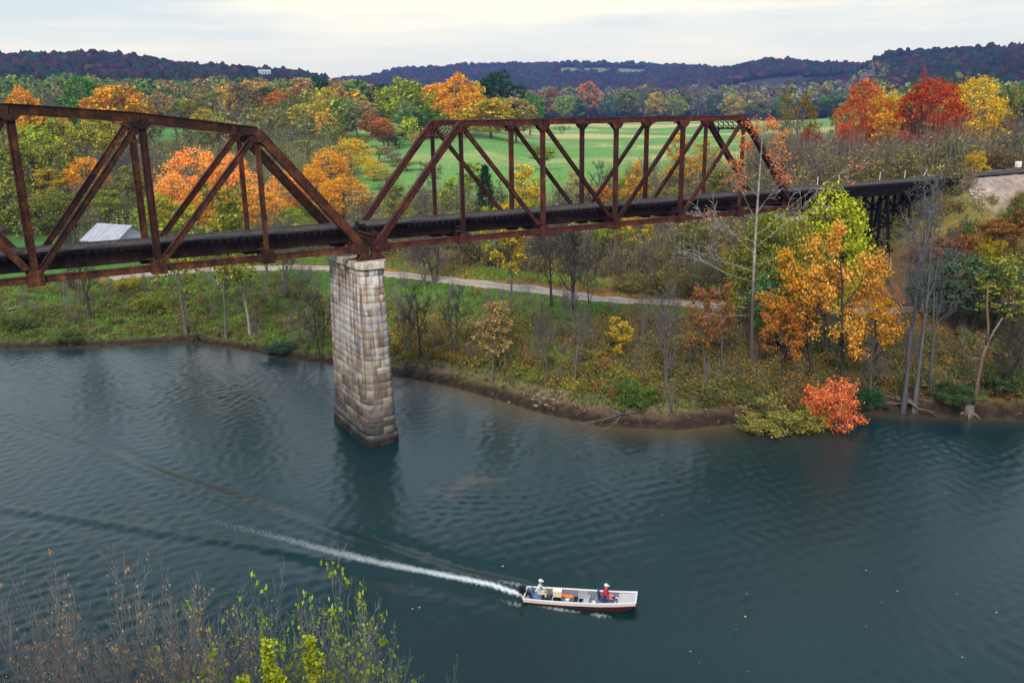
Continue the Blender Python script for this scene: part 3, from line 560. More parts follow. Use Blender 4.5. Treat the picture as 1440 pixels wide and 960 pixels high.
def course(z0, z1, hw0, hw1, yo0, yo1, blk, rg, tone, bulge=.014, y0=-1.0, y1=6.3, rad=.75):
    """one course of squared blocks with recessed joints"""
    A = outline(hw0, y0-yo0, y1+yo0, rad); B = outline(hw1, y0-yo1, y1+yo1, rad); s = np.concatenate([[0], np.cumsum(np.hypot(*np.diff(np.vstack([A, A[:1]]), axis=0).T))]); L = s[-1]
    Ac = np.vstack([A, A[:1]]); Bc = np.vstack([B, B[:1]])
    def at(Q, t): return np.array([np.interp(t % L, s, Q[:, 0]), np.interp(t % L, s, Q[:, 1])])
    V, F, Cc = [], [], []; t = rg.uniform(0, blk)-L*0; end = t+L
    j = .03
    while t < end-.05:
        l = min(blk*rg.uniform(.5, 1.6), end-t)
        if end-t-l < .35: l = end-t
        tt = np.array([t, t+j, t+l*.35, t+l*.65, t+l-j, t+l]); zz = np.array([z0, z0+.035, z0+(z1-z0)*.5, z1-.035, z1]); g = rg.uniform(.62, 1.35); tint = rg.choice(tone); base = len(V); bb = rg.uniform(.3, 1.3)*bulge
        for a_, ti in enumerate(tt):
            pa, pb = at(Ac, ti), at(Bc, ti); e = at(Ac, ti+.06)-at(Ac, ti-.06); nrm = np.array([e[1], -e[0]])/max(np.hypot(*e), 1e-6)
            for b_, zi in enumerate(zz):
                k = (zi-z0)/(z1-z0); edge = a_ in (0, 5) or b_ in (0, 4); inner = 1.0 if edge else 0
                q = pa*(1-k)+pb*k+nrm*(-.018*rg.uniform(.2, 1.8) if edge else bb*(1.0 if (a_ in (2, 3) and b_ == 2) else .45)+rg.normalvariate(0, .012))
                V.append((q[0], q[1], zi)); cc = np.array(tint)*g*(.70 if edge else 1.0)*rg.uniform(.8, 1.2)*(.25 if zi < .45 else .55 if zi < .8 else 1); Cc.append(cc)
        for a_ in range(5):
            for b_ in range(4):
                i = base+a_*5+b_; F.append((i, i+5, i+6, i+1))
        t += l
    return V, F, Cc
def make_pier(loc, label, seed=3, ht=14.35):
    rg = random.Random(seed); root = empty('stone_pier', loc); tag(root, label, 'bridge pier', 'stone piers of the bridge')
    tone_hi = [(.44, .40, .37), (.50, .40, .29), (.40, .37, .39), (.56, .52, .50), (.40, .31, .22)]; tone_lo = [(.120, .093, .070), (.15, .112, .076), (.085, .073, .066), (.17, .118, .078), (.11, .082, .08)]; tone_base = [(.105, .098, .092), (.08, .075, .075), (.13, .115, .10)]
    V, F, Cc = [], [], []; nC = 27; zb = -1.1
    zs = np.cumsum([0]+[rg.uniform(.62, 1.3) for _ in range(nC)]); zs = list(zb+(ht-1.05-zb)*zs/zs[-1])
    for i in range(nC):
        z0, z1 = zs[i], zs[i+1]; hw = lambda z: 1.36-.30*max(0, z)/13.3; yo = lambda z: .62-.36*max(0, z)/13.3
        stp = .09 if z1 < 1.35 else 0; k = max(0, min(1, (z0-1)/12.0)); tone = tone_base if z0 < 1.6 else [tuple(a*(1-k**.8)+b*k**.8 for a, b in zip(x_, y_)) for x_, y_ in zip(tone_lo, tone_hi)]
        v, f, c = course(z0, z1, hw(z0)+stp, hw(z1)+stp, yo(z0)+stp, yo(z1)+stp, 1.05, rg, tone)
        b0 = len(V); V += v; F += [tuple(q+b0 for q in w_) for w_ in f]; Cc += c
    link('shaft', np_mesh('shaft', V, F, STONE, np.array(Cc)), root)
    for nm, za, zc, ex, bl, tn in (('string_course', ht-1.05, ht-.55, .04, .62, [(.30, .28, .26), (.22, .21, .21), (.36, .33, .28)]), ('coping', ht-.55, ht, .22, 1.3, [(.55, .47, .34), (.62, .55, .44), (.45, .36, .25)])):
        v, f, c = course(za, zc, 1.06+ex, 1.06+ex, .26+ex, .26+ex, bl, rg, tn, .04)
        top = outline(1.03+ex, -1.0-.23-ex, 6.3+.23+ex, .75); b0 = len(v); v = v+[(a, b, zc-.03) for a, b in top]; c = c+[np.array(tn[0])*.8]*len(top)
        me = bpy.data.meshes.new(nm); me.from_pydata(v, [], f+[tuple(range(b0, b0+len(top)))]); a_ = me.color_attributes.new('Col', 'FLOAT_COLOR', 'POINT')
        a_.data.foreach_set('color', np.column_stack([np.array(c), np.ones(len(c))]).astype(np.float32).ravel()); me.materials.append(STONE); link(nm, me, root)
    return root
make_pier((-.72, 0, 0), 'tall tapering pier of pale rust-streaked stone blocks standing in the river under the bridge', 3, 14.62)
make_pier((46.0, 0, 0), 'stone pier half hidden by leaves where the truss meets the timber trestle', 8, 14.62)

# ------------------------------------------------------------------ timber trestle on the right bank
tr = empty('timber_trestle', (47.2, 0, 0)); tag(tr, 'black timber trestle carrying the track from the truss to the gravel embankment', 'trestle')
TX0, TX1, TZ = 47.2, 76.0, 16.95
pile_me = {}
for i, x in enumerate(np.arange(50.0, 75.5, 3.9)):
    g = hz(x, 2.6); top = TZ-1.05
    m = MB(); m.box((x-TX0, 2.58, top+.02), (.36, 4.6, .36)); m.build('cap_beam', TIMBER, tr)
    for j, (yt, yb) in enumerate(((.7, -.45), (1.6, 1.15), (2.58, 2.58), (3.55, 4.0), (4.45, 5.6))):
        k = (top-g)/9.0; m = MB(); yb_ = yt+(yb-yt)*k; m.tube([(x-TX0, yb_, g-.5), (x-TX0, yt, top-.16)], [.19, .165], 8); m.build('pile', TIMBER, tr)
    hgt = top-g
    if hgt > 2.2:
        nst = 2 if hgt > 5.5 else 1
        for q in range(nst):
            za, zb = top-.3-q*hgt/nst*.92, top-.3-(q+1)*hgt/nst*.92
            ka, kb = (top-za)/9, (top-zb)/9
            for e, (s0, s1) in ((-.2, (0, 1)), (.2, (1, 0))):
                y0 = (.7-1.15*ka) if s0 == 0 else (4.45+1.15*ka); y1 = (.7-1.15*kb) if s1 == 0 else (4.45+1.15*kb)
                m = MB(); m.bar((x-TX0+e, y0, za), (x-TX0+e, y1, zb), .09, .24, side=(1, 0, 0)); m.build('cross_brace', TIMBER, tr)
            m = MB(); m.box((x-TX0+.3, 2.58, zb), (.12, 4.4+2.3*kb, .24)); m.build('sway_plank', TIMBER, tr)
for y in (1.5, 2.0, 3.2, 3.7):
    m = MB(); m.box(((TX1-TX0)/2, y, TZ-.56), (TX1-TX0-.1, .34, .62)); m.build('stringer', TIMBER, tr)
for y in (.45, 4.7):
    m = MB(); m.box(((TX1-TX0)/2+.6, y, TZ-.72), (TX1-TX0-2, .16, .85)); m.build('side_plank', TIMBER, tr)
m = MB(); m.box((TX1-TX0+.45, 2.58, TZ-.72), (.5, 6.4, 1.1)); m.build('backwall', TIMBER, tr)
deck(tr, -1.4, TX1-TX0+.4, TZ, .5)
tk = empty('railway_track', (76.5, 0, 0)); tag(tk, 'single rusty railway track on pinkish ballast leading right from the trestle', 'railway track')
deck(tk, 0, 46, TZ+.02, .52, 90)
# ------------------------------------------------------------------ trees: prototypes
class Tree:
    """grows a trunk with limbs (tapered tubes) and collects twig tips for leaves; 10 m tall"""
    def __init__(s, seed, n=5): s.rg = random.Random(seed); s.np = np.random.default_rng(seed); s.V = []; s.F = []; s.tips = []; s.nv = 0
    def tube(s, pts, rad, n):
        pts = np.array(pts, float); L = len(pts); t = np.gradient(pts, axis=0); t /= np.maximum(np.linalg.norm(t, axis=1, keepdims=True), 1e-9)
        ref = np.array((1.0, 0, 0)) if abs(t[0][0]) < .8 else np.array((0, 1.0, 0))
        u = np.cross(t, ref); u /= np.maximum(np.linalg.norm(u, axis=1, keepdims=True), 1e-9); v = np.cross(t, u)
        a = np.arange(n)*2*math.pi/n; ring = u[:, None]*np.cos(a)[None, :, None]+v[:, None]*np.sin(a)[None, :, None]
        P = pts[:, None]+ring*np.array(rad)[:, None, None]; I = np.arange(L*n).reshape(L, n)+s.nv; J = np.roll(I, -1, 1)
        s.V.append(P.reshape(-1, 3)); s.F.append(np.stack([I[:-1], J[:-1], J[1:], I[1:]], -1).reshape(-1, 4)); s.nv += L*n
    def branch(s, p, d, L, r, lev, spec):
        rg = s.rg; n = 5 if lev < 2 else 4; pts = [np.array(p, float)]; d = np.array(d, float); d /= np.linalg.norm(d); sp = spec[lev]
        for i in range(n):
            d = d+s.np.normal(0, sp.get('wob', .12), 3)+np.array((0, 0, sp.get('up', .05))); d /= np.linalg.norm(d); pts.append(pts[-1]+d*L/n)
        rt = sp.get('tip', .35); rad = [max(r*(1-(1-rt)*i/n), spec[-1]['min']) for i in range(n+1)]
        if lev == 0: rad[0] *= 1.35
        s.tube(pts, rad, sp.get('n', 5)); pts = np.array(pts)
        if lev+1 < len(spec)-1:
            nk = spec[lev+1]['num']; nk = nk if isinstance(nk, int) else rg.randint(*nk)
            for k in range(nk):
                t = sp.get('t0', .35)+(1-sp.get('t0', .35))*(k+rg.random()*.8)/nk; t = min(t, .999); i = min(int(t*n), n-1); q = pts[i]*(1-(t*n-i))+pts[i+1]*(t*n-i); dd = pts[i+1]-pts[i]; dd = dd/np.linalg.norm(dd)
                ang = R(spec[lev+1].get('ang', 45)*rg.uniform(.7, 1.25)); az = 2.4*k+rg.uniform(-.5, .5)+s.off*lev; o = np.cross(dd, (0, 0, 1.0) if abs(dd[2]) < .95 else (1.0, 0, 0)); o /= np.linalg.norm(o); o2 = np.cross(dd, o)
                nd = dd*math.cos(ang)+(o*math.cos(az)+o2*math.sin(az))*math.sin(ang)
                ln = L*spec[lev+1].get('len', .5)*rg.uniform(.75, 1.2)*(1-spec[lev+1].get('cone', .25)*t)
                s.branch(q, nd, ln, max(rad[i]*spec[lev+1].get('r', .55)*rg.uniform(.8, 1.1), spec[-1]['min']), lev+1, spec)
        if lev >= spec[-1]['leaf_from']:
            for t in spec[-1].get('at', (.6, 1.0)): i = min(int(t*n), n-1); s.tips.append((pts[i]*(1-(t*n-i))+pts[i+1]*(t*n-i)))
    def grow(s, spec, stems=((0, 0, 0, 0, 0, 1),), L0=6.0, r0=.16):
        for x, y, lx, ly, az, k in stems:
            s.off = az; s.branch((x, y, -.35), (lx, ly, 1), L0*k, r0*k, 0, spec)
        s.tips = np.array(s.tips); return s
    def wood(s): return np_mesh('trunk', np.vstack(s.V), np.vstack(s.F), BARK, smooth=True)
def leaves(rng, centres, per, spread, size, flat=.75, keep=1.0, name='crown'):
    """kite-shaped leaves scattered round twig tips"""
    c = centres[rng.random(len(centres)) < keep] if keep < 1 else centres; n = len(c)
    cnt = rng.poisson(per, n); idx = np.repeat(np.arange(n), cnt); m = len(idx); p = c[idx]+rng.normal(0, 1, (m, 3))*spread*np.array((1, 1, flat))
    nrm = rng.normal(0, 1, (m, 3)); nrm[:, 2] = np.abs(nrm[:, 2])+.5; nrm /= np.linalg.norm(nrm, axis=1, keepdims=True)
    a = np.cross(nrm, rng.normal(0, 1, (m, 3))); a /= np.linalg.norm(a, axis=1, keepdims=True); b = np.cross(nrm, a); sz = size*rng.uniform(.45, 1.5, (m, 1))
    V = np.stack([p-a*sz*.6, p+b*sz*.38+a*sz*.05, p+a*sz*.6-nrm*sz*.15, p-b*sz*.38+a*sz*.05], 1).reshape(-1, 3)
    F = np.arange(m*4).reshape(m, 4); t = np.repeat(np.clip(rng.normal(.46, .30, m)+rng.normal(0, .16, n)[idx], 0, 1), 4); g = np.repeat(np.clip((rng.random(n)*.75)[idx]+rng.random(m)*.25, 0, 1), 4)
    return np_mesh(name, V, F, LEAF, attrs={'tint': t, 'clump': g})
PROTO = {}
def proto(kind, woodm, crown, width, h=10.0): PROTO.setdefault(kind, []).append((woodm, crown, width, h))
def lobes(rg, zlo, zhi, rx, n, lr, per=26, drop=.1):
    """cluster centres on the outer faces of many overlapping lobes: an uneven cauliflower crown with hollows between"""
    zc, rz = (zlo+zhi)/2, (zhi-zlo)/2; L = []
    for i in range(n):
        u = 1-2*(i+.5)/n; a = 2.4*i+rg.uniform(-.4, .4); q = rg.uniform(.42, .98); s = math.sqrt(max(0, 1-u*u)); w = 1-.22*max(0, u)
        L.append((rx*q*s*math.cos(a)*w, rx*q*s*math.sin(a)*w, zc+rz*.74*u+rg.uniform(-.25, .25), lr*rg.uniform(.55, 1.3)))
    L = np.array(L); C_ = []
    for i, (x, y, z, r) in enumerate(L):
        d = rg.normal(0, 1, (per*2, 3)); d /= np.linalg.norm(d, axis=1, keepdims=True); out = np.array((x, y, (z-zc)*.8)); out /= max(np.linalg.norm(out), .1); d = d[(d@out) > -.35][:per]
        p = np.array((x, y, z))+d*r*np.array((1, 1, .85))*rg.uniform(.75, 1.05, (len(d), 1)); far = np.linalg.norm((p[:, None]-L[None, :, :3])/L[None, :, 3:], axis=2); far[:, i] = 9; C_.append(p[(far.min(1) > .72) & (rg.random(len(p)) > drop)])
    return np.vstack(C_)
for sd in (1, 2, 3, 4, 5):                                     # broad dense crowns
    T = Tree(sd).grow([dict(wob=.05, up=.05, t0=.32, n=7, tip=.3), dict(num=(9, 11), ang=50, len=.45, up=.06, wob=.12, t0=.3, cone=.5, r=.5), dict(num=(4, 5), ang=45, len=.5, wob=.16, t0=.3), dict(leaf_from=2, min=.025, at=(1.0,))], L0=7.6, r0=.2)
    cc = lobes(T.np, 1.9, 9.6, 3.7, 19, 1.35); proto('round', T.wood(), leaves(T.np, cc, 10, .27, .37), 7.6, 10.0)
for sd in (11, 12, 13, 14):                                    # taller, narrower crowns
    T = Tree(sd).grow([dict(wob=.04, up=.08, t0=.25, n=7, tip=.2), dict(num=(11, 13), ang=48, len=.27, up=.1, wob=.12, cone=.55, r=.45), dict(num=(4, 5), ang=42, len=.5, wob=.16), dict(leaf_from=2, min=.025, at=(1.0,))], L0=8.6, r0=.17)
    cc = lobes(T.np, 1.4, 9.7, 2.3, 19, 1.0); proto('oval', T.wood(), leaves(T.np, cc, 9, .24, .34), 5.0, 10.0)
for sd in (21, 22, 23):                                        # open crowns seen near: small leaves, gaps, limbs showing
    T = Tree(sd).grow([dict(wob=.09, up=.05, t0=.30, n=8, tip=.35), dict(num=(9, 10), ang=58, len=.58, up=.05, wob=.16, cone=.4, r=.6), dict(num=(6, 7), ang=48, len=.48, wob=.2), dict(num=(4, 5), ang=45, len=.46, wob=.24), dict(leaf_from=3, min=.012, at=(.35, .7, 1.0))], L0=7.6, r0=.17)
    w_ = float(np.ptp(T.tips[:, 0])+np.ptp(T.tips[:, 1]))/2+.3; proto('open', T.wood(), leaves(T.np, T.tips, 12, .21, .155, keep=.60), w_, float(T.tips[:, 2].max())+.1)
for sd in (25, 26, 27):                                        # full fine-leaved crowns
    T = Tree(sd).grow([dict(wob=.06, up=.05, t0=.28, n=7, tip=.3), dict(num=(9, 11), ang=50, len=.5, up=.06, wob=.14, t0=.3, cone=.45, r=.55), dict(num=(5, 6), ang=45, len=.5, wob=.18, t0=.3), dict(num=3, ang=42, len=.5, wob=.2), dict(leaf_from=3, min=.014, at=(1.0,))], L0=7.6, r0=.17)
    cc = lobes(T.np, 1.5, 9.6, 3.6, 26, 1.25, per=30, drop=.22); proto('lush', T.wood(), leaves(T.np, cc, 15, .25, .20), 7.4, 10.0)
for sd in (28, 29):                                            # slender leafless
    T = Tree(sd).grow([dict(wob=.05, up=.06, t0=.4, n=6, tip=.2), dict(num=(8, 9), ang=34, len=.42, up=.09, wob=.13, cone=.45, r=.5), dict(num=(5, 6), ang=38, len=.5, wob=.18), dict(num=(4, 5), ang=38, len=.52, wob=.22), dict(num=2, ang=36, len=.5, wob=.25), dict(leaf_from=9, min=.0085)], L0=9.0, r0=.125)
    P_ = np.vstack(T.V); proto('slim', T.wood(), None, float(np.ptp(P_[:, 0])+np.ptp(P_[:, 1]))/2, float(P_[:, 2].max()))
for sd in (31, 32, 33, 34):                                    # thin saplings that keep a few leaves
    T = Tree(sd).grow([dict(wob=.06, up=.08, t0=.3, n=6, tip=.2), dict(num=(11, 13), ang=42, len=.38, up=.1, wob=.14, cone=.5, r=.45), dict(num=(5, 6), ang=40, len=.5, wob=.18), dict(num=4, ang=40, len=.5, wob=.22), dict(leaf_from=3, min=.012, at=(.5, 1.0))], L0=9.0, r0=.12)
    w_ = float(np.ptp(T.tips[:, 0])+np.ptp(T.tips[:, 1]))/2+.2; proto('sparse', T.wood(), leaves(T.np, T.tips, 7, .18, .20, keep=.75), w_, float(T.tips[:, 2].max()))
for sd in (41, 42, 43, 44, 45):                                # leafless
    fork = sd % 2
    T = Tree(sd).grow([dict(wob=.07, up=.06, t0=.3, n=6, tip=.22), dict(num=(9, 12), ang=45, len=.45, up=.09, wob=.15, cone=.45, r=.55), dict(num=(6, 7), ang=42, len=.5, wob=.2), dict(num=(5, 6), ang=40, len=.52, wob=.22), dict(num=3, ang=38, len=.5, wob=.25), dict(leaf_from=9, min=.016)],
                      stems=((0, 0, 0, 0, 0, 1),) if not fork else ((-.1, 0, -.12, .05, 0, 1), (.12, .05, .14, -.04, 1.5, .92)), L0=8.6, r0=.19)
    P_ = np.vstack(T.V); proto('bare', T.wood(), None, float(np.ptp(P_[:, 0])+np.ptp(P_[:, 1]))/2, float(P_[:, 2].max()))
def cedar(seed):
    rg = np.random.default_rng(seed); T = Tree(seed); T.off = 0; T.tube([(0, 0, -.3), (0.03, 0, 4), (0, .02, 9.4)], [.16, .1, .02], 6); P = []
    for z in np.linspace(.7, 9.7, 46):
        rad = 2.3*(1-z/10.2)**.8+.12
        for k in range(11): a = rg.uniform(0, 6.28); q = rad*rg.uniform(.45, 1.0); P.append((q*math.cos(a), q*math.sin(a), z-.12*q))
    return T.wood(), leaves(rg, np.array(P), 9, .17, .25)
w_, c_ = cedar(51); proto('cedar', w_, c_, 4.6, 9.9); w_, c_ = cedar(52); proto('cedar', w_, c_, 4.6, 9.9)
for sd in (61, 62, 63):                                        # low bushes with leaves to the ground
    T = Tree(sd).grow([dict(wob=.16, up=.02, t0=.15, n=5, tip=.3), dict(num=(7, 8), ang=50, len=.55, wob=.2, r=.5), dict(num=(5, 6), ang=50, len=.5, wob=.25), dict(leaf_from=1, min=.03, at=(.4, .7, 1.0))],
                      stems=[(.5*math.cos(a), .5*math.sin(a), .75*math.cos(a), .75*math.sin(a), a, .8+.2*math.sin(3*a)) for a in np.linspace(.3, 6.0, 7)]+[(0, 0, 0, 0, 0, 1)], L0=8.0, r0=.12)
    w_ = float(np.ptp(T.tips[:, 0])+np.ptp(T.tips[:, 1]))/2; proto('bush', T.wood(), leaves(T.np, T.tips, 10, .42, .32, keep=.62), w_, float(T.tips[:, 2].max()))
_use = {}
GREYB = (.13, .115, .105, 1); PALEB = (.30, .29, .28, 1); DARKB = (.045, .038, .034, 1)
def tree(name, kind, x, y, h, wdt, col, green, label, cat='tree', group=None, var=None, bark=None, z=None, part='crown'):
    i = _use.get(kind, 0) if var is None else var; _use[kind] = _use.get(kind, 0)+1; wm, cm, pw, ph = PROTO[kind][i % len(PROTO[kind])]
    root = empty(name, (x, y, hz(x, y) if z is None else z), RNG.uniform(0, 6.283)); root.scale = (wdt/pw, wdt/pw, h/ph); tag(root, label, cat, group)
    t = link('trunk' if kind != 'bush' else 'stems', wm, root); t.color = bark or GREYB
    if cm is not None: c = link(part, cm, root); c.color = (*col, green)
    return root
# colours (as the leaves are, in sun or shade)
YG = (.40, .45, .035); Y = (.68, .46, .03); GO = (.74, .36, .03); O = (.60, .22, .04); SA = (.95, .42, .10); RD = (.36, .06, .02); RB = (.34, .13, .045)
G = (.09, .23, .035); DG = (.024, .07, .022); BG = (.075, .14, .075); OL = (.30, .29, .05); TN = (.48, .33, .14); BR = (.24, .14, .07); TE = (.12, .27, .13)
NAMES = {'lush': 'broadleaf_tree', 'slim': 'bare_tree', 'round': 'broadleaf_tree', 'oval': 'broadleaf_tree', 'open': 'broadleaf_tree', 'sparse': 'sapling_tree', 'bare': 'bare_tree', 'cedar': 'cedar_tree', 'bush': 'bush'}
def far_tree(px, ty, r, wpx, kind, col, green, label, group=None, bark=None):
    """measured in the photograph: column and top row; r is how far away it stands"""
    x, y, zt = at_r(px, ty, r); g = hz(x, y); h = max(zt-g, 3.0); w = wpx/FPX*r*1.06
    return tree(NAMES[kind], kind, x, y, h, w, col or (0, 0, 0), green, label, 'bush' if kind == 'bush' else 'tree', group, bark=bark)
def bank_tree(bx, by, ty, wpx, kind, col, green, label, group=None, bark=None, var=None, name=None):
    """foot and top rows measured in the photograph"""
    x, y, z = ground_at(bx, by); r = math.hypot(x-CAM[0], y-CAM[1]); zt = at_r(bx, ty, r)[2]; h = max(zt-z, .8)
    return tree(name or NAMES[kind], kind, x, y, h, wpx/FPX*r*1.06, col or (0, 0, 0), green, label, 'bush' if kind == 'bush' else 'tree', group, bark=bark, var=var)
W1 = 'woods behind the left truss'; W2 = 'trees above the pasture'; W3 = 'woods above the railway embankment'; W4 = 'trees along the far edge of the pasture'; W5 = 'bank trees by the gravel road'
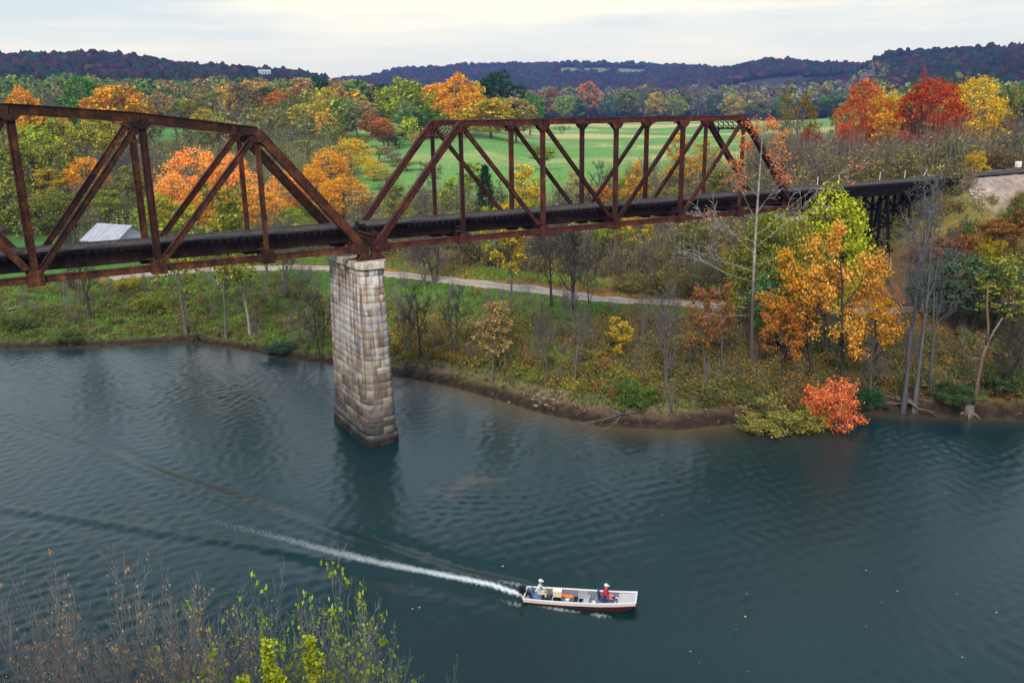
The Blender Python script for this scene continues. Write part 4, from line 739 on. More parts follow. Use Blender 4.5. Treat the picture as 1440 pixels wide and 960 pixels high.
FAR = [
 # --- skyline of the woods on the left, back rows first
 (225, 122, 520, 44, 'round', G, .3, 'small green tree against the dark hill, right of the big golden dome crown', W1),
 (258, 133, 500, 50, 'round', BG, 0, 'blue-green tree at the foot of the dark hill above the sloping left top chord', W1),
 (285, 131, 480, 44, 'round', TN, .2, 'dull tan tree low against the left hill between blue-green and olive ones', W1),
 (302, 128, 440, 46, 'round', OL, .6, 'olive green round tree just above the upper bend of the left truss', W1),
 (338, 118, 430, 44, 'round', BR, .2, 'brown olive dome tree right above the hip of the left truss', W1),
 (366, 122, 440, 30, 'oval', DG, 0, 'small dark green tree squeezed between the brown dome and the orange one', W1),
 (388, 113, 470, 50, 'round', OL, .35, 'wide olive dome tree on the skyline, below the house on the ridge', W1),
 (394, 128, 400, 44, 'round', O, .2, 'orange brown round tree in front of the wide olive dome', W1),
 (421, 106, 470, 34, 'oval', TN, .1, 'tall tan crown topping the skyline, left of the dark green one', W1),
 (424, 119, 440, 32, 'round', RB, 0, 'rust red crown just under the tall tan one on the skyline', W1),
 (447, 106, 480, 38, 'round', DG, .1, 'dark green dome tree on the skyline above the golden woods', W1),
 (464, 122, 430, 42, 'round', Y, .35, 'yellow olive tree under the dark green skyline dome', W1),
 (498, 108, 440, 42, 'round', TN, .0, 'pale beige domed tree on the skyline at the saddle between two hills', W1),
 (480, 126, 420, 30, 'round', RB, .0, 'russet tree at the left shoulder of the pale beige domed one', W1),
 (535, 116, 430, 34, 'round', DG, .1, 'dark green tree between the beige dome and the tall yellow-green one', W1),
 (515, 140, 380, 34, 'round', TN, .3, 'tan yellow tree below the saddle, right of the bright green one', W1),
 (75, 118, 360, 60, 'bare', None, 0, 'tall grey leafless tree rising above the left truss beside a golden crown', W1),
 (52, 124, 380, 44, 'bare', None, 0, 'grey leafless tree right behind the golden round crown at far left', W1),
 (95, 116, 390, 48, 'bare', None, 0, 'hazy grey leafless tree left of the big green one above the left truss', W1),
 (112, 107, 330, 52, 'round', G, .0, 'deep green tree touching the big golden dome above the left truss', W1),
 (155, 113, 300, 70, 'round', GO, .35, 'biggest golden dome tree above the left truss', W1),
 (30, 122, 290, 42, 'round', GO, .12, 'golden round tree rising above the far left end of the top chord', W1),
 (200, 148, 400, 50, 'round', OL, .4, 'olive green tree just below the big golden dome, right side', W1),
 (250, 140, 380, 40, 'sparse', OL, .4, 'thin olive tree above the small green clearing', W1),
 (291, 151, 340, 46, 'round', Y, .55, 'bright yellow and green tree above the hip of the left truss', W1),
 (330, 146, 360, 48, 'bare', None, 0, 'brownish leafless tree right of the bright yellow and green one', W1),
 (366, 150, 330, 30, 'oval', YG, .3, 'slim yellow-green tree right of the hip of the left truss', W1),
 (392, 156, 320, 50, 'round', Y, .45, 'lemon yellow tree in the middle of the woods right of the left truss', W1),
 (425, 150, 330, 44, 'round', OL, .5, 'yellow olive tree right of the lemon yellow one', W1),
 (441, 150, 350, 44, 'bare', None, 0, 'smoke grey bare tree left of the bright green round one', W1),
 (470, 143, 330, 58, 'round', G, .35, 'bright green round tree in the middle of the woods below the saddle', W1),
 (376, 178, 280, 56, 'bare', None, 0, 'grey bare tree just above the sloping end post of the left truss', W1),
 (410, 182, 270, 52, 'bare', None, 0, 'bare tree in the grey gap between the lemon tree and the golden thicket', W1),
 (345, 176, 300, 46, 'bare', None, 0, 'grey leafless tree between the hip of the left truss and the lemon tree', W1),
 (503, 168, 290, 44, 'bare', None, 0, 'brownish leafless tree left of the russet pair', W1),
 (520, 158, 290, 32, 'round', RB, .1, 'russet orange tree left of the tall yellow-green one', W1),
 (537, 163, 280, 30, 'oval', O, .05, 'orange slim tree tucked against the tall yellow-green one', W1),
 (505, 192, 262, 46, 'sparse', RB, .1, 'rusty thinning tree above the left tip of the pasture', W1),
 (545, 195, 262, 34, 'bare', None, 0, 'leafless tree standing at the left tip of the pasture', W1),
 (560, 200, 256, 30, 'bare', None, 0, 'leafless tree below the tall yellow-green one at the pasture fence line', W1),
 (522, 158, 300, 40, 'bare', None, 0, 'tall bare tree behind the russet pair left of the pasture', W1),
 (540, 172, 250, 44, 'sparse', RB, .1, 'russet thinning tree above the left tip of the pasture, right of the rusty one', W1),
 (575, 176, 300, 44, 'bare', None, 0, 'bare tree under the tall yellow-green one beside the left portal', W1),
 (555, 185, 262, 40, 'sparse', OL, .5, 'olive thinning tree under the tall yellow-green one', W1),
 (490, 205, 230, 50, 'bare', None, 0, 'bare tree rising out of the golden thicket', W1),
 (530, 205, 222, 44, 'sparse', TN, .3, 'tan thinning tree on the near left edge of the pasture', W1),
 (552, 212, 214, 40, 'bare', None, 0, 'smaller bare tree on the pasture edge beside the tan thinning one', W1),
 (572, 222, 205, 40, 'sparse', OL, .5, 'light olive thinning tree on the near pasture edge behind the left end post', W1),
 (545, 238, 185, 44, 'sparse', (.50, .42, .08), .3, 'straw-yellow thinning tree between the golden thicket and the right truss', W1),
 (600, 186, 285, 40, 'sparse', YG, .4, 'thin yellow-green tree at the fence line behind the left portal', W1),
 (182, 165, 300, 46, 'round', G, .3, 'green tree under the biggest golden dome, left of the second post', W1),
 (60, 160, 290, 50, 'round', YG, .4, 'yellow-green round tree just under the left top chord near the leftmost post', W1),
 (355, 200, 262, 50, 'sparse', YG, .5, 'thin yellow-green tree above the orange maples, right of the hip', W1),
 (430, 196, 262, 50, 'round', YG, .5, 'lime tree between the lemon yellow tree and the golden thicket', W1),
 (460, 176, 290, 46, 'round', Y, .5, 'yellow tree just above the golden thicket', W1),
 (392, 205, 250, 46, 'sparse', OL, .5, 'grey-olive thinning tree beside the left end post', W1),
 (20, 160, 300, 50, 'round', Y, .4, 'yellow tree under the top chord at the far left edge', W1),
 (215, 172, 310, 40, 'sparse', OL, .4, 'thin olive tree left of the small clearing', W1),
 (765, 205, 200, 44, 'sparse', YG, .4, 'pale thin tree in the pasture corner behind the second right post', W5),
 (700, 252, 146, 44, 'bare', None, 0, 'leafless sapling between the cedar and the second right post', W5),
 (820, 240, 150, 44, 'sparse', TN, .3, 'tan thinning sapling left of the tall brown leafless one', W5),
 (870, 250, 146, 44, 'sparse', YG, .4, 'yellow-green sapling just right of the middle post', W5),
 (655, 228, 165, 44, 'sparse', YG, .5, 'light green thin sapling between the first hip post and the cedar', W5),
 (610, 225, 175, 44, 'bare', None, 0, 'grey leafless tree on the pasture slope behind the left end posts', W5),
 # --- big trees on the knoll above the pasture
 (567, 107, 330, 66, 'round', YG, .5, 'tall yellow-green tree above the left end of the right truss', W2),
 (590, 150, 300, 66, 'round', G, .45, 'lower green tree hanging behind the left portal of the right truss', W2),
 (612, 112, 350, 50, 'round', GO, .3, 'golden tree with green flecks left of the brightest orange one', W2),
 (640, 103, 345, 58, 'round', GO, .05, 'brightest golden orange tree on the knoll above the right truss', W2),
 (648, 128, 320, 62, 'round', GO, .22, 'orange gold tree leaning out below the brightest one', W2),
 (668, 113, 350, 34, 'oval', Y, .3, 'narrow yellow tree between the golden group and the dark green giant', W2),
 (697, 96, 360, 66, 'round', DG, .02, 'dark green giant tree, the tallest above the right truss', W2),
 (690, 138, 306, 74, 'round', Y, .45, 'yellow-green tree under the dark green giant, its trunk in the grass', W2),
 (725, 132, 312, 52, 'round', TN, .35, 'tan and yellow tree right under the dark green giant', W2),
 (745, 132, 420, 46, 'round', G, .3, 'green tree at the right edge of the knoll by the far pasture', W2),
 (655, 168, 296, 50, 'open', YG, .3, 'ragged yellow-green tree hanging over the top of the pasture slope', W2),
 (790, 176, 520, 26, 'bare', None, 0, 'lone bare tree standing out in the pasture', None),
 # --- middle of the left woods
 (40, 172, 240, 60, 'round', YG, .4, 'yellow-green tree behind the leftmost post of the left truss', W1),
 (115, 168, 235, 54, 'round', (.42, .37, .05), .45, 'mustard yellow tree under the top chord between the two left posts', W1),
 (142, 166, 250, 46, 'round', (.46, .40, .05), .5, 'yellow tree behind the upper end of the left diagonals', W1),
 (78, 195, 215, 42, 'round', (.38, .34, .06), .5, 'yellow olive crown midway between the leftmost post and the diagonals', W1),
 (118, 218, 205, 52, 'lush', GO, .1, 'small bright golden tree left of the long diagonals', W1),
 (68, 238, 196, 36, 'sparse', Y, .4, 'thin yellowish tree right of the leftmost post', W1),
 (20, 200, 200, 60, 'round', OL, .5, 'olive tree at the left frame edge under the top chord', W1),
 (12, 250, 180, 56, 'round', OL, .6, 'dull green bushy tree at the left frame edge above the meadow', W1),
 (62, 268, 176, 60, 'lush', OL, .6, 'pale olive bushy tree at the back of the meadow', W1),
 (100, 262, 180, 52, 'open', OL, .5, 'grey-green thinning tree at the back of the meadow, under the diagonals', W1),
 (95, 196, 225, 50, 'bare', None, 0, 'grey bare tree left of the small bright golden one', W1),
 (140, 205, 215, 54, 'bare', None, 0, 'grey bare tree behind the long left diagonals', W1),
 (165, 200, 230, 52, 'bare', None, 0, 'grey bare tree between the diagonals and the second post', W1),
 (130, 245, 186, 52, 'bare', None, 0, 'bare tree behind the white shed, left side', W1),
 (170, 232, 190, 56, 'sparse', OL, .5, 'thinning olive tree rising behind the white shed', W1),
 (45, 225, 205, 46, 'bare', None, 0, 'bare tree directly behind the leftmost post', W1),
 (148, 265, 180, 46, 'sparse', YG, .5, 'thin yellow-green tree at the left corner of the white shed', W1),
 (205, 205, 225, 42, 'bare', None, 0, 'bare tree between the white shed and the salmon maple, seen beside the second post', W1),
 (255, 190, 330, 44, 'bare', None, 0, 'bare tree at the lower edge of the small clearing', W1),
 (300, 178, 290, 60, 'round', OL, .5, 'olive round tree right above the salmon orange maple', W1),
 # --- the salmon-orange maples and the golden thicket
 (268, 204, 178, 84, 'lush', SA, .06, 'salmon orange maple, the brightest tree behind the left truss', W1),
 (325, 212, 174, 66, 'lush', SA, .14, 'orange maple right of the brightest salmon one, behind the hip post', W1),
 (238, 240, 166, 60, 'lush', SA, .22, 'orange maple spreading low left of the brightest salmon one', W1),
 (400, 238, 172, 50, 'lush', SA, .3, 'salmon and green tree crossed by the dark end post of the left truss', W1),
 (218, 268, 160, 58, 'lush', YG, .5, 'yellow-green tree hanging over the right side of the white shed', W1),
 (360, 262, 160, 70, 'lush', (.85, .42, .06), .25, 'low orange and green tree below the hip of the left truss', W1),
 (300, 268, 158, 70, 'lush', GO, .28, 'low gold and green tree under the salmon maples', W1),
 (408, 288, 152, 44, 'lush', YG, .6, 'low green and yellow tree beside the rails under the left end post', W1),
 (462, 208, 190, 60, 'lush', GO, .05, 'golden thicket tree left of the right truss, the upper left crown', W1),
 (492, 192, 205, 64, 'lush', Y, .1, 'yellow round crown at the top of the golden thicket', W1),
 (440, 232, 172, 56, 'lush', GO, .1, 'golden tan tree filling the gap beside the left end post', W1),
 (480, 245, 165, 72, 'lush', GO, .14, 'broad golden tan tree in the V between the two trusses', W1),
 (524, 222, 195, 34, 'lush', Y, .1, 'small yellow tree at the right edge of the golden thicket', W1),
 (512, 268, 158, 46, 'sparse', TN, .2, 'thin tan sapling at the left foot of the right truss', W1),
 # --- saplings between road and pasture, seen through the right truss
 (560, 262, 146, 44, 'sparse', OL, .5, 'thin olive sapling behind the sloping end post of the right truss', W5),
 (590, 250, 150, 40, 'bare', None, 0, 'leafless sapling behind the left end post of the right truss', W5),
 (625, 248, 148, 44, 'sparse', YG, .5, 'thin sapling between the two end posts of the right truss', W5),
 (640, 262, 143, 36, 'bare', None, 0, 'grey leafless sapling beside the hip post of the right truss', W5),
 (682, 232, 150, 40, 'cedar', DG, 0, 'dark cedar in the grass behind the first right panel', None),
 (712, 262, 140, 34, 'sparse', Y, .2, 'yellow-leaved sapling right of the dark cedar', W5),
 (745, 232, 142, 56, 'sparse', Y, .2, 'pale yellow sapling in the second panel of the right truss', W5),
 (735, 270, 136, 50, 'open', YG, .3, 'leafy yellow-green shrubby tree below the pale yellow sapling', W5),
 (795, 262, 138, 40, 'bare', None, 0, 'grey leafless sapling in the third panel of the right truss', W5),
 (838, 222, 140, 44, 'bare', None, 0, 'tall brown leafless sapling in the middle of the right truss', W5),
 (850, 262, 134, 40, 'sparse', O, .1, 'sapling with rust tan leaves left of the middle post of the right truss', W5),
 (888, 224, 138, 40, 'sparse', GO, .35, 'sapling with golden leaves and a dark green top, right of the middle post', W5),
 (912, 270, 132, 40, 'bare', None, 0, 'leafless grey sapling in the fourth panel beside the golden-leaved one', W5),
 (972, 188, 140, 50, 'sparse', GO, .3, 'tall orange and yellow sapling behind the fifth right post', W5),
 (1000, 196, 150, 36, 'sparse', Y, .4, 'yellow-green sapling beside the right portal', W5),
 (1020, 240, 134, 44, 'sparse', OL, .5, 'olive sapling inside the last panel of the right truss', W5),
 (935, 262, 134, 36, 'sparse', OL, .4, 'thin olive sapling behind the fourth right diagonal', W5),
 (1075, 238, 150, 52, 'sparse', BR, .3, 'brown thinning tree under the right end post', W5),
 # --- far edge of the pasture
 (775, 122, 960, 30, 'round', RB, .3, 'russet tree left in the row at the far pasture edge', W4),
 (795, 132, 940, 32, 'round', YG, .5, 'yellow-green tree in the far pasture row, over the second truss panel', W4),
 (828, 114, 980, 34, 'round', O, .4, 'orange-topped tree, the tallest left of the grey crowns at the far pasture edge', W4),
 (812, 136, 950, 26, 'oval', G, .4, 'green tree under the orange-topped one at the far pasture edge', W4),
 (858, 134, 950, 26, 'round', BG, .2, 'dull blue-green tree over the middle post, far pasture edge', W4),
 (880, 122, 970, 28, 'oval', OL, .5, 'olive tree left of the tall pale grey crown at the far pasture edge', W4),
 (908, 108, 980, 36, 'bare', None, 0, 'tall pale grey bare crown at the far pasture edge', W4),
 (922, 126, 950, 26, 'oval', Y, .45, 'yellowish narrow tree just right of the tall pale grey crown', W4),
 (950, 132, 945, 30, 'round', YG, .6, 'green-yellow round tree over the fourth right panel, far pasture edge', W4),
 (985, 110, 980, 44, 'bare', None, 0, 'pale grey bare tree with a white stem at the far pasture edge', W4),
 (1032, 134, 945, 30, 'round', Y, .5, 'ochre round tree over the right portal at the far pasture edge', W4),
 (1008, 130, 955, 28, 'round', BG, .3, 'dull green tree between the white-stemmed tree and the ochre one', W4),
 (1068, 138, 945, 30, 'oval', OL, .5, 'olive narrow tree just right of the portal at the far pasture edge', W4),
 (1104, 134, 945, 30, 'round', G, .3, 'bright green tree at the far pasture edge left of the olive rust tree', W4),
 (1178, 128, 930, 36, 'round', G, .1, 'green tree at the far pasture edge right of the olive rust tree', W4),
 (1160, 122, 960, 30, 'bare', None, 0, 'hazy grey bare tree behind the olive rust tree at the pasture end', W4),
 # --- above the railway embankment
 (1130, 118, 175, 62, 'open', (.30, .16, .03), .5, 'tall olive rust tree beside the right portal, in front of the far pasture', W3),
 (1142, 178, 165, 36, 'open', RD, .1, 'small red-orange tree below the olive rust one', W3),
 (1105, 205, 160, 52, 'bare', None, 0, 'brown leafless tree beyond the end post of the right truss', W3),
 (1170, 205, 155, 52, 'sparse', OL, .6, 'greyish olive tree behind the yellow-green one by the trestle', W3),
 (1218, 104, 160, 66, 'lush', (.55, .13, .03), .15, 'tall orange red tree left of the reddest one', W3),
 (1205, 165, 150, 44, 'open', RD, .15, 'red lower tree at the left foot of the tall orange red one', W3),
 (1250, 118, 165, 48, 'lush', Y, .25, 'yellow tree between the orange red and the reddest tree', W3),
 (1240, 160, 150, 44, 'sparse', GO, .2, 'golden slim tree under the tall orange red one', W3),
 (1312, 106, 160, 86, 'lush', (.46, .065, .02), .04, 'reddest tree, wide crown above the railway embankment', W3),
 (1310, 92, 190, 40, 'open', RD, .05, 'dark red tree top poking up behind the reddest crown', W3),
 (1282, 150, 165, 44, 'bare', None, 0, 'grey leafless tree in the gap left of the reddest crown', W3),
 (1378, 100, 165, 74, 'lush', Y, .15, 'yellow-capped tree with a pale forked trunk right of the reddest tree', W3, PALEB),
 (1395, 140, 175, 60, 'lush', (.30, .13, .04), .2, 'brownish orange tree under the right side of the yellow cap', W3),
 (1430, 130, 180, 52, 'bare', None, 0, 'grey leafless tree at the right frame edge above the track', W3),
 (1415, 165, 150, 60, 'bare', None, 0, 'bare tree right of the yellow-capped one, low over the track', W3),
 (1438, 118, 230, 40, 'round', OL, .6, 'olive green tree on the right frame edge under the hill', W3),
 (1275, 205, 140, 48, 'open', OL, .6, 'olive green bushy tree behind the small sign posts', W3),
 (1342, 190, 142, 50, 'lush', G, .5, 'green bushy tree below the yellow-capped one', W3),
 (1372, 224, 132, 30, 'bush', Y, .3, 'yellow bush beside the track by the right sign', W3),
 (1310, 190, 150, 52, 'bare', None, 0, 'leaning bare tree under the reddest crown', W3),
 (1240, 215, 138, 40, 'bush', G, .4, 'green bush behind the trestle deck', W3),
 (1300, 215, 136, 40, 'bush', OL, .5, 'olive bush just behind the left sign post', W3),
 (1410, 205, 140, 60, 'bush', BR, .3, 'brown scrubby bush between the yellow bush and the right sign', W3),
 (1215, 215, 140, 52, 'bush', OL, .5, 'olive bush under the red lower tree', W3),
 (1190, 225, 140, 40, 'bush', BR, .4, 'brown and green bush behind the trestle, at the foot of the olive tree', W3),
]
for q in FAR:
    px, ty, r, wpx, kind, col, gr, lab, grp = q[:9]; far_tree(px, ty, r, wpx, kind, col, gr, lab, grp, q[9] if len(q) > 9 else (GREYB if RNG.random() < .6 else DARKB))
B1 = 'trees on the river bank'
BANK = [
 # foot x, foot y, top y, width, kind, colour, green, label, bark
 (262, 470, 290, 70, 'sparse', YG, .4, 'grey tree of leaning stems at the point of the left bank, a few yellow leaves', GREYB),
 (318, 476, 255, 90, 'sparse', OL, .4, 'thick-trunked tall tree on the bank between the two grey leaning ones', GREYB),
 (352, 472, 285, 64, 'sparse', YG, .5, 'slim pale-barked tree on the bank left of the pier', PALEB),
 (376, 414, 295, 44, 'bare', None, 0, 'bare tree beside the gravel road below the left end post', GREYB),
 (403, 418, 290, 50, 'bare', None, 0, 'bare tree beside the gravel road, the one nearest the pier on its left', GREYB),
 (128, 448, 300, 50, 'bare', None, 0, 'straight dark bare tree alone on the grassy left bank', DARKB),
 (112, 430, 318, 36, 'bare', None, 0, 'slim bare tree just behind the straight dark one on the left bank', GREYB),
 (452, 506, 405, 44, 'bare', None, 0, 'small leaning bare tree at the water left of the pier', DARKB),
 (428, 500, 420, 34, 'bare', None, 0, 'low grey twiggy sapling on the green point left of the pier', GREYB),
 (612, 398, 300, 84, 'bare', None, 0, 'wide bare tree beyond the gravel road just right of the pier', GREYB),
 (598, 404, 318, 60, 'bare', None, 0, 'forked bare tree close behind the pier, right side', GREYB),
 (720, 428, 288, 56, 'sparse', Y, .45, 'yellow-leaved slim tree below the second right post, by the road', GREYB),
 (700, 380, 290, 60, 'open', YG, .4, 'bushy yellow-green tree across the road under the first panels', GREYB),
 (775, 430, 318, 64, 'bare', None, 0, 'dark bare tree by the road under the second right panel', DARKB),
 (806, 440, 312, 60, 'bare', None, 0, 'darkest bare tree by the road under the third right panel', DARKB),
 (828, 458, 322, 50, 'bare', None, 0, 'grey bare tree right beside the darkest one by the road', GREYB),
 (650, 372, 300, 60, 'sparse', OL, .5, 'olive thinning tree across the road right of the hip post', GREYB),
 (760, 376, 308, 60, 'bare', None, 0, 'grey bare tree in the dark thicket across the road', GREYB),
 (800, 372, 300, 66, 'bare', None, 0, 'brown bare tree in the thicket across the road, under the third panel', DARKB),
 (858, 372, 285, 60, 'sparse', YG, .4, 'yellow-green tree in the thicket below the fourth panel', GREYB),
 (892, 368, 290, 56, 'lush', Y, .5, 'ochre leafy tree at the right end of the thicket across the road', GREYB),
 (930, 378, 300, 60, 'bare', None, 0, 'spreading bare tree across the road left of the white sycamore', GREYB),
 (962, 380, 312, 54, 'sparse', OL, .6, 'olive thinning tree right behind the spreading bare one', GREYB),
 (640, 505, 395, 44, 'bare', None, 0, 'bare sapling on the bank above the mud, right of the pier', GREYB),
 (592, 505, 392, 50, 'bare', None, 0, 'twiggy bare tree rooted at the bank edge just right of the pier', DARKB),
 (575, 500, 408, 36, 'bare', None, 0, 'thin bare sapling leaning over the roots beside the pier', GREYB),
 (692, 540, 425, 54, 'sparse', TN, .2, 'dry tan-leaved bushy sapling in the middle of the eroded bank', GREYB),
 (768, 540, 418, 44, 'bare', None, 0, 'bare sapling above the dark undercut in the middle of the bank', GREYB),
 (808, 545, 410, 50, 'bare', None, 0, 'paired bare saplings right above the pale stones', GREYB),
 (870, 512, 442, 40, 'sparse', Y, .3, 'small yellow-leaved sapling beside the dark green bush', GREYB),
 (935, 556, 385, 50, 'bare', None, 0, 'straight slim bare tree above the green bush at the water', GREYB),
 (990, 540, 400, 50, 'sparse', RB, .3, 'rusty sapling left of the white sycamore', GREYB),
 (1015, 520, 400, 44, 'sparse', RB, .3, 'russet-leaved sapling just left of the sycamore trunk', GREYB),
 (1098, 530, 408, 74, 'open', O, .25, 'small leaning tree with a tuft of orange leaves left of the big orange tree', DARKB),
 (1142, 530, 352, 112, 'open', GO, .30, 'big orange-gold tree on the right bank, the left one of the pair', DARKB),
 (1182, 552, 306, 128, 'open', (.78, .40, .06), .25, 'biggest orange tree on the right bank, with dark twin trunks', DARKB),
 (1236, 545, 376, 84, 'open', GO, .25, 'orange-gold tree at the right side of the biggest orange one', DARKB),
 (1163, 470, 252, 96, 'lush', (.50, .52, .03), .35, 'yellow-green tree in front of the trestle deck', GREYB),
 (1088, 500, 372, 74, 'lush', TE, .5, 'teal green leafy shrub tree right of the white sycamore', GREYB),
 (1062, 470, 300, 60, 'sparse', YG, .4, 'thin yellow-green tree between the sycamore and the trestle', GREYB),
 (1108, 478, 296, 80, 'lush', (.24, .21, .04), .4, 'olive leafy tree in front of the pier by the trestle', GREYB),
 (1128, 492, 318, 74, 'lush', OL, .4, 'olive tree between the sycamore and the big orange tree', GREYB),
 (1078, 480, 318, 76, 'lush', (.20, .19, .04), .5, 'green-olive bushy tree behind the teal shrub tree', GREYB),
 (1052, 478, 300, 70, 'lush', (.30, .28, .05), .45, 'olive leafy tree close behind the sycamore trunk', GREYB),
 (1036, 462, 322, 60, 'sparse', (.34, .30, .06), .4, 'thin olive tree just left of the sycamore trunk', GREYB),
 (1095, 486, 290, 66, 'lush', (.34, .34, .05), .5, 'yellow-olive leafy tree between the sycamore and the yellow-green tree', GREYB),
 (1270, 578, 262, 90, 'slim', None, 0, 'tall straight bare tree on the root mound at the right bank', (.085, .085, .10, 1)),
 (1285, 580, 240, 110, 'slim', None, 0, 'tall leaning grey bare tree on the root mound at the right bank', (.11, .11, .125, 1)),
 (1308, 556, 330, 70, 'slim', None, 0, 'shorter grey bare tree behind the root mound', (.08, .08, .09, 1)),
 (1262, 470, 300, 44, 'slim', None, 0, 'grey twiggy tree crossing the trestle legs', (.13, .13, .15, 1)),
 (1290, 440, 232, 60, 'slim', None, 0, 'dead grey tree with forked twigs against the trestle deck', (.15, .15, .17, 1)),
 (1345, 455, 350, 110, 'lush', BG, .25, 'blue-green dense tree over the road at right', DARKB),
 (1395, 470, 362, 100, 'lush', BG, .3, 'dull blue-green tree at the right end of the road', DARKB),
 (1310, 450, 372, 70, 'lush', BG, .4, 'dark green tree between the grey bare ones and the blue-green one', DARKB),
 (1225, 575, 470, 46, 'bare', None, 0, 'crooked bare sapling right of the red bush', GREYB),
 (1425, 500, 360, 76, 'sparse', OL, .4, 'olive thinning tree at the right frame edge above the water', DARKB),
 (1415, 555, 440, 60, 'bare', None, 0, 'bare tree low on the right bank at the frame edge', DARKB),
]
for bx, by, ty, wpx, kind, col, gr, lab, bk in BANK: bank_tree(bx, by, ty, wpx, kind, col, gr, lab, B1, bk)
BUSH = [
 (1166, 600, 520, 84, (.88, .24, .09), .25, 'red-orange bush hanging over the water, the only red one on the bank'),
 (1085, 602, 558, 110, (.34, .30, .07), .3, 'pale yellow-olive bush spreading over the water left of the red one'),
 (1132, 604, 560, 66, (.38, .36, .06), .4, 'low yellow-olive bush dipping into the water under the red bush'),
 (895, 572, 535, 72, (.11, .19, .04), .5, 'bright green bush at the water on the middle of the bank'),
 (866, 486, 470, 22, (.03, .08, .03), 0, 'small dark green round bush on the grass below the road'),
 (965, 490, 462, 60, (.45, .35, .03), .4, 'yellow-leaved low bush right of the straight slim tree'),
 (180, 410, 388, 40, (.45, .36, .03), .3, 'yellow bush on the left bank close under the steel'),
 (215, 440, 402, 50, (.30, .30, .03), .4, 'yellow-green bush on the left bank beside the leaning grey stems'),
 (62, 442, 425, 44, (.20, .18, .05), .4, 'olive bush on the left bank near the driftwood log'),
 (30, 462, 442, 50, (.10, .15, .04), .5, 'green bush at the waterline on the far left'),
 (98, 482, 462, 40, (.07, .13, .03), .4, 'dark green low bush on the far left waterline'),
 (395, 496, 474, 48, (.06, .11, .07), .2, 'blue-green low bush at the waterline left of the pier'),
 (1220, 572, 540, 50, (.035, .11, .05), .2, 'deep green bush between the red bush and the root mound'),
 (1335, 565, 530, 70, (.05, .10, .05), .4, 'green bush on the bank left of the reddish snag'),
 (1410, 545, 505, 70, (.05, .09, .04), .4, 'dark green bush on the bank right of the reddish snag'),
 (1385, 372, 330, 34, (.50, .42, .02), .3, 'single bright yellow bush on the slope under the gravel'),
 (1355, 350, 300, 40, (.07, .15, .04), .3, 'green bush on the slope just below the end of the trestle'),
 (1410, 330, 290, 60, (.40, .17, .04), .3, 'orange-brown bush high on the gravel slope'),
 (1340, 360, 318, 56, (.42, .17, .04), .2, 'orange bush on the slope below the trestle end'),
 (1420, 385, 335, 66, (.26, .19, .05), .4, 'ochre bush on the slope near the right frame edge'),
 (1440, 320, 268, 50, (.16, .16, .05), .5, 'olive bush under the gravel at the right frame edge'),
 (1300, 372, 335, 50, (.40, .15, .04), .2, 'rust orange bush at the foot of the trestle legs'),
 (690, 500, 470, 40, (.32, .30, .04), .4, 'yellow-green bush beside the tan bushy sapling'),
 (710, 478, 455, 40, (.10, .18, .04), .4, 'green bush on the grass above the tan bushy sapling'),
]
for bx, by, ty, wpx, col, gr, lab in BUSH: bank_tree(bx, by, ty, wpx, 'bush', col, gr, lab, 'bushes on the river bank', DARKB)
